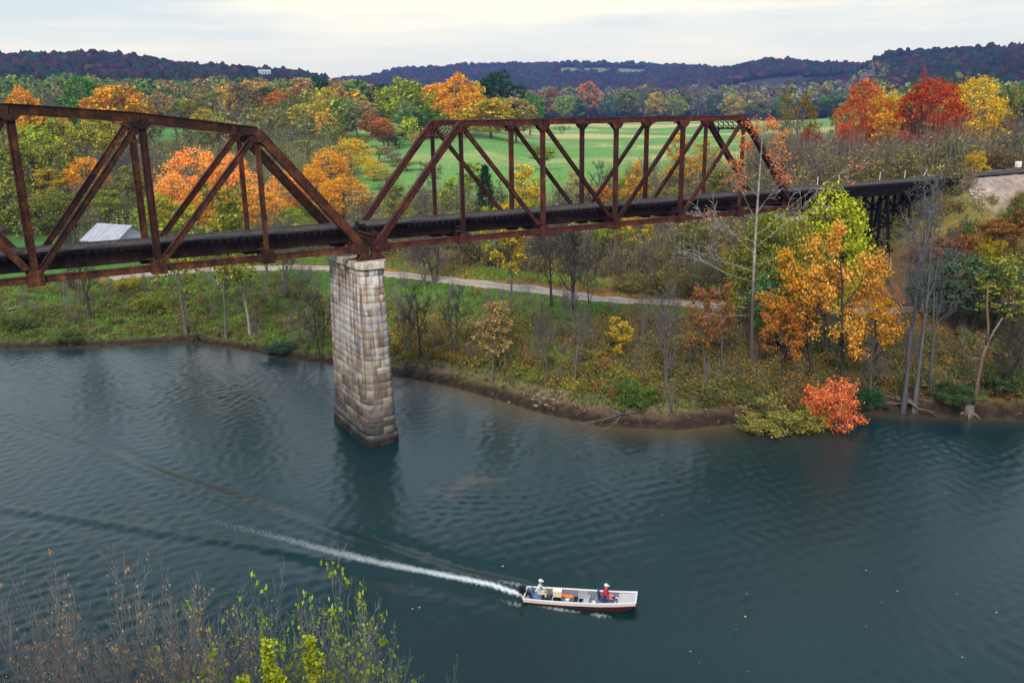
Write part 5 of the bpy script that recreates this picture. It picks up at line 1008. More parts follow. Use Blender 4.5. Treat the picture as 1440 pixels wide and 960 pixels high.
# ------------------------------------------------------------------ undergrowth, brush and grass nobody could count
def brush(name, P, h, w, pal, probs, nleaf, lsize, ntwig=0, seed=1, twig=(.16, .14, .13), tw=.03):
    """leafy scrub: each plant a handful of twigs and a loose cloud of leaves"""
    rg = np.random.default_rng(seed); n = len(P); z = height(P[:, 0], P[:, 1]); h = h*np.clip(rg.normal(1, .3, n), .4, 1.9); w = w*np.clip(rg.normal(1, .3, n), .4, 1.9)
    zone = .5+.5*wnoise(P[:, 0], P[:, 1], .16, 80+seed); pick = np.clip(rg.random(n)*.45+zone*.55, 0, .999); pc = pal[np.searchsorted(np.cumsum(probs)/np.sum(probs), pick).clip(0, len(pal)-1)]*rg.uniform(.7, 1.35, (n, 1))
    cnt = rg.poisson(nleaf, n); i = np.repeat(np.arange(n), cnt); m = len(i); q = rg.normal(0, 1, (m, 3)); q /= np.linalg.norm(q, axis=1, keepdims=True); q *= rg.random((m, 1))**.4
    p = np.column_stack([P[i, 0]+q[:, 0]*w[i]/2, P[i, 1]+q[:, 1]*w[i]/2, z[i]+h[i]*(.5+.5*q[:, 2])])
    nr = rg.normal(0, 1, (m, 3)); nr[:, 2] = np.abs(nr[:, 2])+.4; nr /= np.linalg.norm(nr, axis=1, keepdims=True); a = np.cross(nr, rg.normal(0, 1, (m, 3))); a /= np.linalg.norm(a, axis=1, keepdims=True); b = np.cross(nr, a); s = lsize*rg.uniform(.55, 1.4, (m, 1))
    V = np.stack([p-a*s*.6, p+b*s*.4, p+a*s*.6, p-b*s*.4], 1).reshape(-1, 3); cl = np.repeat((pc[i]*.7+.3*pc.mean(0))*np.clip(rg.normal(1, .24, (m, 1)), .4, 2), 4, 0)
    if ntwig:
        j = np.repeat(np.arange(n), ntwig); k = len(j); an = rg.uniform(0, 6.28, k); sp = rg.uniform(.05, .55, k); base = np.column_stack([P[j, 0]+rg.normal(0, .1, k)*w[j], P[j, 1]+rg.normal(0, .1, k)*w[j], z[j]-.1]); top = base+np.column_stack([np.cos(an)*sp*w[j], np.sin(an)*sp*w[j], h[j]*rg.uniform(.7, 1.25, k)])
        sd = np.column_stack([np.cos(an+1.57), np.sin(an+1.57), 0*an])*tw; V2 = np.stack([base-sd, base+sd, top+sd*.2, top-sd*.2], 1).reshape(-1, 3); V = np.vstack([V, V2]); cl = np.vstack([cl, np.repeat(np.array(twig)[None]*rg.uniform(.5, 1.5, (k, 1)), 4, 0)])
    return tag(link(name, np_mesh(name, V, np.arange(len(V)).reshape(-1, 4), LEAFV, cl)), kind='stuff')
def scatter(n, x0, x1, y0, y1, keep, seed):
    rg = np.random.default_rng(seed); P = np.column_stack([rg.uniform(x0, x1, n), rg.uniform(y0, y1, n)]); d = shore_d(P[:, 0], P[:, 1]); r, a = pol(P[:, 0], P[:, 1]); rd, _, rs = polyline_d(P[:, 0], P[:, 1], ROAD)
    return P[keep(P[:, 0], P[:, 1], d, r, a, rd, rs, rg.random(n))]
A_ = np.array
# woods on the left: scrub under and between the trees
inwood = lambda x, y, d, r, a, rd, rs, u: (a > -4) & (a < 20.3-(r > 205)*(r < 330)*1.2) & (r > 172) & (r < 310) & (np.hypot(x-PATCH[0], y-PATCH[1]) > 30)
PALW = A_([(.20, .22, .05), (.15, .19, .05), (.19, .17, .07), (.30, .31, .05), (.18, .19, .11), (.46, .37, .05), (.11, .19, .05)])
brush('woodland_undergrowth', scatter(2400, -60, 130, 60, 260, inwood, 1), 4.6, 4.4, PALW, A_([.22, .2, .14, .16, .14, .06, .1]), 110, .32, 16, 1, tw=.035)
# far-off woods that read as one mass: leafy crowns all in one sheet of trees
def leafy(seed, nl, size, per=3.2):
    rg = np.random.default_rng(seed); cc = lobes(rg, 1.2, 9.7, 3.4, 15, 1.35, per=22); cc = cc[rg.permutation(len(cc))[:nl]]; m = len(cc); p = cc+rg.normal(0, .22, (m, 3)); nr = rg.normal(0, .7, (m, 3))+(p-np.array((0, 0, 5)))/4; nr /= np.linalg.norm(nr, axis=1, keepdims=True); a = np.cross(nr, rg.normal(0, 1, (m, 3))); a /= np.linalg.norm(a, axis=1, keepdims=True); b = np.cross(nr, a); s = size*rg.uniform(.6, 1.4, (m, 1))
    return np.stack([p-a*s*.6, p+b*s*.5, p+a*s*.6, p-b*s*.5], 1)/10
def wood2(name, az0, az1, r0, r1, step, hgt, pal, probs, nl, size, keep=None, seed=1, asp=.8):
    rg = np.random.default_rng(seed+50); base = [leafy(seed*10+i, nl, size) for i in range(4)]; P = []; r = r0
    while r < r1:
        st = step*(1+.3*(r-r0)/(r1-r0)); n = max(1, int(math.radians(az1-az0)*r/st)); a = np.radians(np.linspace(az0, az1, n))+rg.normal(0, .35*st/r, n); q = r+rg.normal(0, .35*st, n); P.append(np.stack([CAM[0]+np.sin(a)*q, CAM[1]+np.cos(a)*q], -1)); r += st
    P = np.vstack(P); P = P[(np.hypot(P[:, 0]-PATCH[0], P[:, 1]-PATCH[1]) > 38)]
    if keep is not None: P = P[keep(P[:, 0], P[:, 1])]
    z = height(P[:, 0], P[:, 1]); n = len(P); zone = .5+.5*wnoise(P[:, 0], P[:, 1], .03, 70+seed); pick = np.clip(rg.random(n)*.7+zone*.3, 0, .999); pc = pal[np.searchsorted(np.cumsum(probs)/np.sum(probs), pick).clip(0, len(pal)-1)]*rg.uniform(.75, 1.3, (n, 1)); V, CC = [], []
    for i in range(4):
        k = np.arange(n) % 4 == i; m = int(k.sum()); h = hgt*np.clip(rg.normal(1, .2, m), .55, 1.5); w = h*asp*rg.uniform(.75, 1.3, m); an = rg.uniform(0, 6.28, m); B = base[i]; ca, sa = (np.cos(an)*w/.76)[:, None, None], (np.sin(an)*w/.76)[:, None, None]
        X = B[None, ..., 0]*ca-B[None, ..., 1]*sa+P[k, 0][:, None, None]; Y = B[None, ..., 0]*sa+B[None, ..., 1]*ca+P[k, 1][:, None, None]; Z = B[None, ..., 2]*h[:, None, None]+z[k][:, None, None]
        V.append(np.stack([X, Y, Z], -1).reshape(-1, 3)); lf = np.clip(rg.normal(1, .3, (m, len(B), 1, 1)), .4, 1.9); CC.append(np.broadcast_to(pc[k][:, None, None, :]*lf, (m, len(B), 4, 3)).reshape(-1, 3))
    V = np.vstack(V); return tag(link(name, np_mesh(name, V, np.arange(len(V)).reshape(-1, 4), LEAFV, np.vstack(CC))), kind='stuff')
PAL_MID = A_([(.20, .23, .04), (.09, .19, .05), (.24, .16, .06), (.17, .18, .07), (.50, .29, .04), (.38, .39, .045), (.15, .19, .09), (.26, .11, .045)])
wood2('distant_woods', -4, 19.6, 285, 540, 10.5, 11, PAL_MID, A_([.18, .16, .12, .22, .09, .11, .1, .04]), 560, .62, seed=2)
wood2('distant_woods', -4, 20.5, 545, 850, 11, 13, PAL_MID, A_([.2, .22, .12, .18, .05, .08, .12, .03]), 320, .9, seed=5)
wood2('distant_woods', 19.3, 24.2, 262, 395, 10, 9, PAL_MID, A_([.14, .1, .2, .26, .1, .06, .14, .1]), 420, .62, seed=8)
wood2('distant_woods', 20.3, 29, 395, 960, 11, 14, PAL_MID, A_([.2, .2, .12, .16, .1, .12, .08, .03]), 320, .9, seed=6)
wood2('distant_woods', 52.6, 66, 225, 900, 12, 14, PAL_MID, A_([.18, .14, .16, .26, .03, .06, .14, .05]), 360, .85, seed=7)
PAL_BELT = A_([(.10, .14, .045), (.20, .22, .045), (.20, .15, .08), (.17, .165, .14), (.30, .17, .05), (.14, .125, .10), (.08, .14, .07)])
wood2('distant_woods', 28.5, 53, 985, 1330, 12, 17, PAL_BELT, A_([.24, .18, .14, .2, .07, .1, .1]), 170, 1.5, seed=4, asp=.7)
# fence-line scrub along the left edge of the pasture and below it
brush('fence_line_scrub', scatter(5000, 10, 80, 20, 130, lambda x, y, d, r, a, rd, rs, u: (a > 19.5) & (a < 46) & (rd > 16) & (rs < 0) & (d > 45) & (r < 178-(a-19)*1.0) & (u < .35), 3), 4.0, 3.4, A_([(0.224, 0.224, 0.048), (0.280, 0.280, 0.060), (0.182, 0.140, 0.084), (0.476, 0.378, 0.060), (0.112, 0.168, 0.048), (0.196, 0.154, 0.108)]), A_([.2, .2, .2, .12, .14, .14]), 110, .24, 20, 3, tw=.03)
# thicket across the road
brush('thicket', scatter(3000, 8, 66, -2, 75, lambda x, y, d, r, a, rd, rs, u: (rs < 0) & (rd > 8.5) & (rd < 19) & (a > 27) & (a < 52) & (d > 20) & (u < .36), 4), 3.6, 3.0, A_([(0.105, 0.077, 0.048), (0.140, 0.105, 0.060), (0.238, 0.224, 0.036), (0.196, 0.112, 0.042), (0.126, 0.154, 0.036)]), A_([.3, .26, .16, .16, .12]), 130, .23, 26, 4, tw=.03)
brush('thicket', scatter(1600, -12, 30, 40, 90, lambda x, y, d, r, a, rd, rs, u: (rs < 0) & (rd > 9) & (rd < 24) & (a > 7.5) & (a < 27) & (u < .4), 5), 3.0, 3.0, A_([(0.196, 0.210, 0.036), (0.140, 0.119, 0.060), (0.280, 0.266, 0.036), (0.336, 0.182, 0.042)]), A_([.3, .3, .2, .2]), 110, .25, 20, 5)
# the bank: grassy on the left, leaf-strewn scrub in the middle, dense on the right
offroad = lambda rd: rd > 3.0
brush('bank_undergrowth', scatter(5200, -34, 10, 8, 74, lambda x, y, d, r, a, rd, rs, u: (d > 1.6) & (d < 24) & offroad(rd) & (u < .62*(.35+.65*(.5+.5*wnoise(x, y, .3, 90)))), 6), .75, 1.3, A_([(0.105, 0.168, 0.036), (0.154, 0.182, 0.036), (0.140, 0.105, 0.054), (0.210, 0.140, 0.060), (0.280, 0.266, 0.036), (0.070, 0.126, 0.036)]), A_([.24, .22, .18, .14, .08, .14]), 70, .15, 6, 6, tw=.018)
brush('bank_undergrowth', scatter(6500, 6, 36, -16, 34, lambda x, y, d, r, a, rd, rs, u: (d > 3.2) & (rd > 4+7*(x < 42)*(y > -6)*(u > .06)) & (rs > 0) & (u < .62*np.clip(1.15-d/17, .05, 1)*(.3+.7*(.5+.5*wnoise(x, y, .35, 91)))), 7), 1.0, 1.5, A_([(0.210, 0.119, 0.042), (0.154, 0.182, 0.036), (0.364, 0.280, 0.036), (0.266, 0.126, 0.036), (0.140, 0.098, 0.054), (0.112, 0.182, 0.036)]), A_([.24, .2, .14, .16, .16, .1]), 80, .15, 9, 7, tw=.018)
brush('bank_undergrowth', scatter(17000, 24, 115, -76, 12, lambda x, y, d, r, a, rd, rs, u: (d > 1.2) & (rd > 3.2+3.5*(u > .12)) & (rs > 0) & (a < 82) & (u < .75), 8), 1.25, 1.7, A_([(0.196, 0.112, 0.036), (0.070, 0.126, 0.036), (0.140, 0.154, 0.036), (0.308, 0.154, 0.036), (0.112, 0.084, 0.048), (0.084, 0.112, 0.060), (0.266, 0.238, 0.036)]), A_([.2, .2, .18, .14, .14, .08, .06]), 95, .15, 10, 8, tw=.018)
brush('hillside_scrub', scatter(16000, 44, 135, -52, 3, lambda x, y, d, r, a, rd, rs, u: (rs < 0) & (rd > 3) & (y < -3.2+.0*x) & (height(x, y) < 14.6) & (a < 80) & (u < .8*(1-.80*((x > 50) & (x < 77) & (y > -10)))), 9), 1.3, 2.0, A_([(0.336, 0.140, 0.036), (0.210, 0.119, 0.042), (0.126, 0.154, 0.036), (0.420, 0.196, 0.036), (0.140, 0.112, 0.060), (0.336, 0.280, 0.036)]), A_([.22, .24, .2, .14, .12, .08]), 110, .18, 12, 9, tw=.02)
brush('hillside_scrub', scatter(3000, 40, 76, -4, 22, lambda x, y, d, r, a, rd, rs, u: (rs < 0) & (rd > 3.5) & ((x < 56) | (y > 8) | (u < .25)) & ((np.abs(y-2.6) > 4.0) | (x > 52)) & (u < .6*(1-.7*((x > 52) & (x < 77) & (y < 8)))), 10), 1.7, 2.2, A_([(0.280, 0.140, 0.036), (0.196, 0.182, 0.036), (0.154, 0.119, 0.060), (0.336, 0.280, 0.036), (0.112, 0.154, 0.048)]), A_([.24, .24, .2, .14, .18]), 120, .2, 14, 10, tw=.02)
brush('track_side_scrub', scatter(2600, 50, 150, 8, 90, lambda x, y, d, r, a, rd, rs, u: (a > 46) & (a < 66) & (r > 122) & (r < 235) & (y > 8), 11), 5.0, 4.4, A_([(0.168, 0.140, 0.054), (0.210, 0.196, 0.036), (0.126, 0.105, 0.072), (0.252, 0.126, 0.042), (0.112, 0.154, 0.042)]), A_([.26, .22, .24, .12, .16]), 120, .3, 24, 11, tw=.035)
# grey twig haze of leafless shrubs, and the litter and clods along the waterline
brush('leafless_shrubs', scatter(2600, -30, 74, -44, 70, lambda x, y, d, r, a, rd, rs, u: (d > 1.5) & (d < 26) & (rd > 3) & (rs > 0) & (a < 66) & (u < .16+.22*(x > 6)), 14), 2.4, 2.0, A_([(.24, .17, .08), (.20, .19, .06), (.17, .12, .07)]), A_([.4, .3, .3]), 14, .13, 34, 14, twig=(.17, .15, .145), tw=.014)
brush('bank_litter', scatter(16000, -34, 60, -36, 56, lambda x, y, d, r, a, rd, rs, u: (d > .25) & (d < 4.5) & (a < 66), 15), .22, .6, A_([(.07, .045, .03), (.14, .10, .06), (.24, .17, .10), (.05, .035, .025), (.12, .13, .04)]), A_([.3, .24, .2, .2, .06]), 16, .13, 2, 15, twig=(.14, .12, .10), tw=.012)
# grass on the bank and the verge
def grass(name, P, seed):
    rg = np.random.default_rng(seed); n = len(P); z = height(P[:, 0], P[:, 1]); k = 3; P = np.repeat(P, k, 0)+rg.normal(0, .1, (n*k, 2)); z = np.repeat(z, k); an = rg.uniform(0, 6.28, n*k); hh = rg.uniform(.14, .42, n*k); wd = rg.uniform(.04, .10, n*k)
    b = np.column_stack([P, z-.03]); s = np.column_stack([np.cos(an), np.sin(an), 0*an])*wd[:, None]; t = b+np.column_stack([np.cos(an+1.3)*hh*.5, np.sin(an+1.3)*hh*.5, hh]); V = np.stack([b-s, b+s, t+s*.4, t-s*.4], 1).reshape(-1, 3)
    g = .5+.5*wnoise(P[:, 0], P[:, 1], .8, 95); c = mix(A_([.085, .19, .028])+0*P[:, :1], A_([.22, .27, .045]), np.clip(g+rg.normal(0, .25, n*k), 0, 1))*np.clip(rg.normal(1, .2, (n*k, 1)), .5, 1.6)
    return tag(link(name, np_mesh(name, V, np.arange(len(V)).reshape(-1, 4), LEAFV, np.repeat(c, 4, 0))), kind='stuff')
grass('grass', scatter(60000, -34, 42, -14, 78, lambda x, y, d, r, a, rd, rs, u: (d > 1.6) & (d < 42) & (rd > 1.7) & (u < .25+.75*sstep(.5+.5*wnoise(x, y, .35, 21)*.6+.2*wnoise(x, y, .12, 23)+.1*(x < 8), .42, .62)), 12), 12)

# ------------------------------------------------------------------ white sycamore in front of the right portal
def sycamore():
    x, y, z = ground_at(1052, 515); r = math.hypot(x-CAM[0], y-CAM[1]); H = at_r(1046, 168, r)[2]-z; rg = random.Random(4); root = empty('sycamore_tree', (x, y, z)); tag(root, 'tall white-limbed sycamore in front of the right portal, orange leaves only at its top', 'tree')
    right = Vector((CR[0], CR[1], 0)).normalized(); T = Tree(4); T.off = 0; top = []
    path = [(right.x*e, right.y*e, h*H) for e, h in ((0.3, -.02), (.1, .2), (0, .4), (-.05, .6), (.0, .8), (.05, .97))]; T.tube(path, [.22, .17, .14, .105, .07, .02], 8)
    spec = [dict(), dict(num=3, ang=30, len=.4, n=4), dict(num=(4, 5), ang=35, len=.45, wob=.16, up=.04, n=4), dict(num=4, ang=38, len=.5, wob=.2), dict(leaf_from=2, min=.018, at=(.6, 1.0))]
    for h, s, ln, upd in ((.22, -1, 4.6, -.08), (.25, -1, 4.0, .1), (.36, -1, 7.0, .45), (.40, -1, 5.8, .35), (.43, 1, 1.8, .1), (.47, -1, 6.2, .75), (.50, 1, 8.2, 1.1), (.52, -1, 5.2, .8), (.55, 1, 5.4, .9), (.60, -1, 5.0, 1.2), (.64, 1, 3.4, 1.5), (.70, -1, 3.6, 1.3), (.76, 1, 3.0, 1.4), (.82, -1, 2.6, 1.4), (.86, 1, 2.6, 1.4), (.9, -1, 1.8, 1.5), (.93, 1, 1.6, 1.6)):
        zz = h*H; n0 = len(T.tips); T.branch((0, 0, zz), (right.x*s+rg.uniform(-.4, .4), right.y*s+rg.uniform(-.4, .4), upd), ln, .045*(1.25-h), 1, [dict(), dict(wob=.07, up=.03, t0=.35, n=5, tip=.3)]+spec[2:])
    tips = np.array(T.tips); tt = tips[tips[:, 2] > .74*H]; low = tips[(tips[:, 2] > .50*H) & (tips[:, 2] <= .74*H)]
    w_ = T.wood(); V = np.vstack(T.V)
    tr_ = link('trunk', w_, root); tr_.data.materials.clear()
    m, nt, b, o = new_mat('sycamore_bark'); b.inputs['Roughness'].default_value = .8; n = noise_node(nt, 2.2, 5, .7); r1 = ramp(nt, n.outputs['Fac'], [(.40, (.17, .155, .145)), (.58, (.37, .36, .35))]); tcn = N(nt, 'ShaderNodeTexCoord'); sp = N(nt, 'ShaderNodeSeparateXYZ'); lk(nt, tcn.outputs['Object'], sp.inputs[0])
    mr = N(nt, 'ShaderNodeMapRange'); mr.inputs['From Min'].default_value = H*.46; mr.inputs['From Max'].default_value = H*.28; lk(nt, sp.outputs['Z'], mr.inputs[0]); mx = N(nt, 'ShaderNodeMixRGB'); mx.inputs['Color2'].default_value = (.105, .075, .06, 1); lk(nt, mr.outputs[0], mx.inputs['Fac']); lk(nt, r1.outputs[0], mx.inputs['Color1'])
    sx_ = N(nt, 'ShaderNodeVectorMath', operation='LENGTH'); cx_ = N(nt, 'ShaderNodeCombineXYZ'); lk(nt, sp.outputs['X'], cx_.inputs[0]); lk(nt, sp.outputs['Y'], cx_.inputs[1]); lk(nt, cx_.outputs[0], sx_.inputs[0]); lt = N(nt, 'ShaderNodeMath', operation='GREATER_THAN'); lt.inputs[1].default_value = .6; lk(nt, sx_.outputs['Value'], lt.inputs[0]); m2 = N(nt, 'ShaderNodeMixRGB'); lk(nt, lt.outputs[0], m2.inputs['Fac']); lk(nt, mx.outputs[0], m2.inputs['Color1']); lk(nt, r1.outputs[0], m2.inputs['Color2']); lk(nt, m2.outputs[0], b.inputs['Base Color'])
    tr_.data.materials.append(m); rgn = np.random.default_rng(6)
    c = link('crown', leaves(rgn, np.vstack([tt, tt, low[rgn.random(len(low)) < .12]]), 2.4, .22, .16), root); c.color = (.70, .22, .06, .02)
sycamore()
# ------------------------------------------------------------------ jon boat, crew and gear
def plain(name, col, rough=.6, spec=.4):
    m, nt, b, o = new_mat(name); b.inputs['Roughness'].default_value = rough; b.inputs['Specular IOR Level'].default_value = spec; n = noise_node(nt, 14, 3); r = ramp(nt, n.outputs['Fac'], [(.3, tuple(c*.85 for c in col)), (.7, tuple(min(1, c*1.1) for c in col))]); lk(nt, r.outputs[0], b.inputs['Base Color']); return m
WHITE = plain('white_paint', (.80, .78, .78), .4); MAROON = plain('maroon_hull', (.05, .018, .022), .35); INSIDE = plain('grey_blue_interior', (.17, .18, .25), .6); DECKM = plain('grey_deck', (.52, .50, .52), .6); BLACK = plain('black_plastic', (.012, .012, .014), .35)
CREAM = plain('cream_plastic', (.80, .68, .45), .5); ORANGE = plain('orange_nylon', (.72, .20, .05), .7); GREYP = plain('grey_plastic', (.45, .46, .50), .5); BLUE = plain('blue_cloth', (.04, .07, .36), .9); REDC = plain('red_cloth', (.62, .015, .03), .9); WHITEC = plain('white_cloth', (.72, .74, .76), .9); CAPM = plain('white_cap_cloth', (.85, .84, .82), .9); SKIN = plain('skin', (.55, .27, .18), .6); DKBLUE = plain('dark_blue_vinyl', (.03, .06, .16), .5); METAL = plain('brushed_metal', (.45, .45, .46), .35); KHAKI = plain('pale_khaki_cloth', (.55, .50, .42), .9)
BRZ = math.atan2(BOATD[1], BOATD[0]); boat = empty('jon_boat', (BOATC[0], BOATC[1], -.12), BRZ); boat.rotation_euler = (0, R(-1.6), BRZ)
tag(boat, 'long flat-bottomed river boat with white gunwales, maroon side and two people aboard', 'boat')
ST = [(-2.95, .56, -.10, .64, .44), (-2.0, .60, -.12, .68, .44), (-.5, .60, -.12, .70, .46), (1.0, .57, -.10, .67, .50), (2.0, .52, .0, .62, .56), (2.6, .48, .16, .58, .62), (2.98, .45, .34, .55, .66)]
def shell(off, zup):
    v = []
    for x, bw, bz, tw_, tz in ST: v += [(x, -(tw_-off), tz-(.0 if not zup else .01)), (x, -(bw-off), bz+zup), (x, (bw-off), bz+zup), (x, (tw_-off), tz-(.0 if not zup else .01))]
    return v
def hullmb(v, ends=True):
    m = MB(); n = len(ST); f = []
    for i in range(n-1):
        for j in range(3): f.append((i*4+j, i*4+j+1, i*4+4+j+1, i*4+4+j))
    if ends: f += [(0, 1, 2, 3), ((n-1)*4+3, (n-1)*4+2, (n-1)*4+1, (n-1)*4)]
    m.add(v, f); return m
hullmb(shell(0, 0)).build('hull', MAROON, boat); hullmb(shell(.035, .20)).build('interior', INSIDE, boat)
m = MB()
for s in (-1, 1):
    for (a, b) in zip(ST[:-1], ST[1:]): m.bar((a[0], s*(a[3]-.02), a[4]+.01), (b[0], s*(b[3]-.02), b[4]+.01), .085, .05)
m.bar((ST[0][0], -.62, .44), (ST[0][0], .62, .44), .06, .08, side=(1, 0, 0)); m.bar((2.99, -.56, .665), (2.99, .56, .665), .07, .08, side=(1, 0, 0)); m.build('gunwale', WHITE, boat)
m = MB()
for s in (-1, 1):
    for (a, b) in zip(ST[:-1], ST[1:]): m.bar((a[0], s*(a[3]+.004), a[4]-.085), (b[0], s*(b[3]+.004), b[4]-.085), .02, .13)
m.build('rub_strip', plain('pink_white_strip', (.74, .64, .63), .4), boat)
m = MB(); m.add([(2.05, -.58, .50), (2.05, .58, .50), (2.95, .53, .625), (2.95, -.53, .625), (2.05, -.58, .47), (2.05, .58, .47), (2.95, .53, .595), (2.95, -.53, .595)], [(0, 1, 2, 3), (4, 7, 6, 5), (0, 4, 5, 1), (1, 5, 6, 2), (2, 6, 7, 3), (3, 7, 4, 0)]); m.build('bow_deck', DECKM, boat)
m = MB(); m.box((-2.25, 0, .28), (.42, 1.22, .05)); m.box((-2.25, 0, .18), (.36, 1.14, .18)); m.build('stern_bench', INSIDE, boat)
m = MB(); m.box((.35, 0, .25), (.3, 1.26, .05)); m.box((.35, 0, .16), (.24, 1.18, .16)); m.build('middle_bench', GREYP, boat)
m = MB()
for x in (-1.5, -.8, -.1, .8, 1.6): m.box((x, 0, .125), (.05, 1.1, .04))
m.build('floor_rib', GREYP, boat)
mo = MB(); mo.box((-3.12, .06, .58), (.34, .26, .30)); mo.box((-3.14, .06, .76), (.28, .22, .10)); mo.build('outboard_motor', BLACK, boat)
mo = MB(); mo.box((-3.10, .06, .22), (.14, .12, .55)); mo.box((-3.14, .06, -.12), (.28, .05, .30)); mo.box((-3.0, .06, .40), (.14, .26, .24)); mo.build('motor_leg', BLACK, boat)
mo = MB(); mo.tube([(-2.98, .02, .60), (-2.6, -.08, .62), (-2.42, -.10, .62)], [.025, .022, .03], 8); mo.build('tiller', BLACK, boat)
m = MB(); m.tube([(-2.93, -.42, .42), (-2.75, -.30, .95)], .018, 6); m.build('stern_rod', METAL, boat)
# swivel seat in the bow
m = MB(); m.tube([(1.30, 0, .1), (1.30, 0, .42)], .05, 8); m.box((1.30, 0, .45), (.44, .44, .08)); m.sweep((1.06, -.22, .49), (.98, -.22, .95), [(-.0, -.03), (.44, -.03), (.44, .03), (0, .03)], side=(0, 1, 0)); m.build('bow_seat', DKBLUE, boat)
m = MB(); m.box((-2.30, 0, .35), (.40, .42, .08)); m.sweep((-2.50, -.2, .39), (-2.60, -.2, .80), [(0, -.02), (.40, -.02), (.40, .02), (0, .02)], side=(0, 1, 0)); m.build('stern_seat', plain('light_blue_vinyl', (.12, .25, .52), .5), boat)
BM = boat.matrix_world
def aboard(name, x, y, z, rz, label, cat):
    c, s = math.cos(BRZ), math.sin(BRZ); o = empty(name, (BOATC[0]+x*c-y*s, BOATC[1]+x*s+y*c, z-.02), BRZ+rz); return tag(o, label, cat)
co = aboard('cooler', -1.25, .28, .11, .05, 'cream cooler box standing in the boat in front of the stern man', 'cooler'); m = MB(); m.box((0, 0, .16), (.46, .34, .30)); m.build('body', CREAM, co); m = MB(); m.box((0, 0, .345), (.49, .37, .07)); m.build('lid', plain('pale_cream_plastic', (.88, .82, .70), .5), co)
m = MB(); m.tube([(0, -.19, .22), (0, -.21, .30), (0, -.19, .34)], .012, 5); m.build('handle', WHITE, co)
b_ = aboard('dry_bag', -.70, .12, .13, -.15, 'orange bag lying on the boat floor beside the cream cooler', 'bag'); m = MB(); m.tube([(-.34, 0, .1), (-.28, 0, .11), (0, 0, .12), (.26, 0, .11), (.36, 0, .1)], [.05, .10, .12, .11, .04], 10); m.build('sack', ORANGE, b_, True); m = MB(); m.tube([(-.22, -.08, .17), (0, 0, .27), (.2, -.06, .17)], .014, 5); m.build('strap', BLACK, b_)
cr = aboard('crate', .12, .36, .13, .05, 'grey plastic crate against the far side of the boat amidships', 'crate'); m = MB()
for z_ in (.04, .14, .24): 
    for s in (-1, 1): m.box((0, s*.16, z_), (.46, .025, .06)); m.box((s*.22, 0, z_), (.025, .30, .06))
for s in (-1, 1):
    for t in (-1, 1): m.box((s*.215, t*.155, .15), (.05, .05, .29))
m.build('side_slats', GREYP, cr); m = MB(); m.box((0, 0, .012), (.43, .30, .02)); m.build('base', GREYP, cr)
for bx_, by_, lab in ((-.62, -.34, 'white bucket on the boat floor near the orange bag'), (.78, -.30, 'white bucket on the boat floor just behind the man in red')):
    bk = aboard('bucket', bx_, by_, .11, 0, lab, 'bucket'); m = MB(); m.tube([(0, 0, 0), (0, 0, .24), (0, 0, .25)], [.10, .13, .135], 14); m.build('pail', WHITE, bk, True); m = MB(); m.tube([(-.12, 0, .24), (0, 0, .33), (.12, 0, .24)], .008, 5); m.build('handle', METAL, bk)
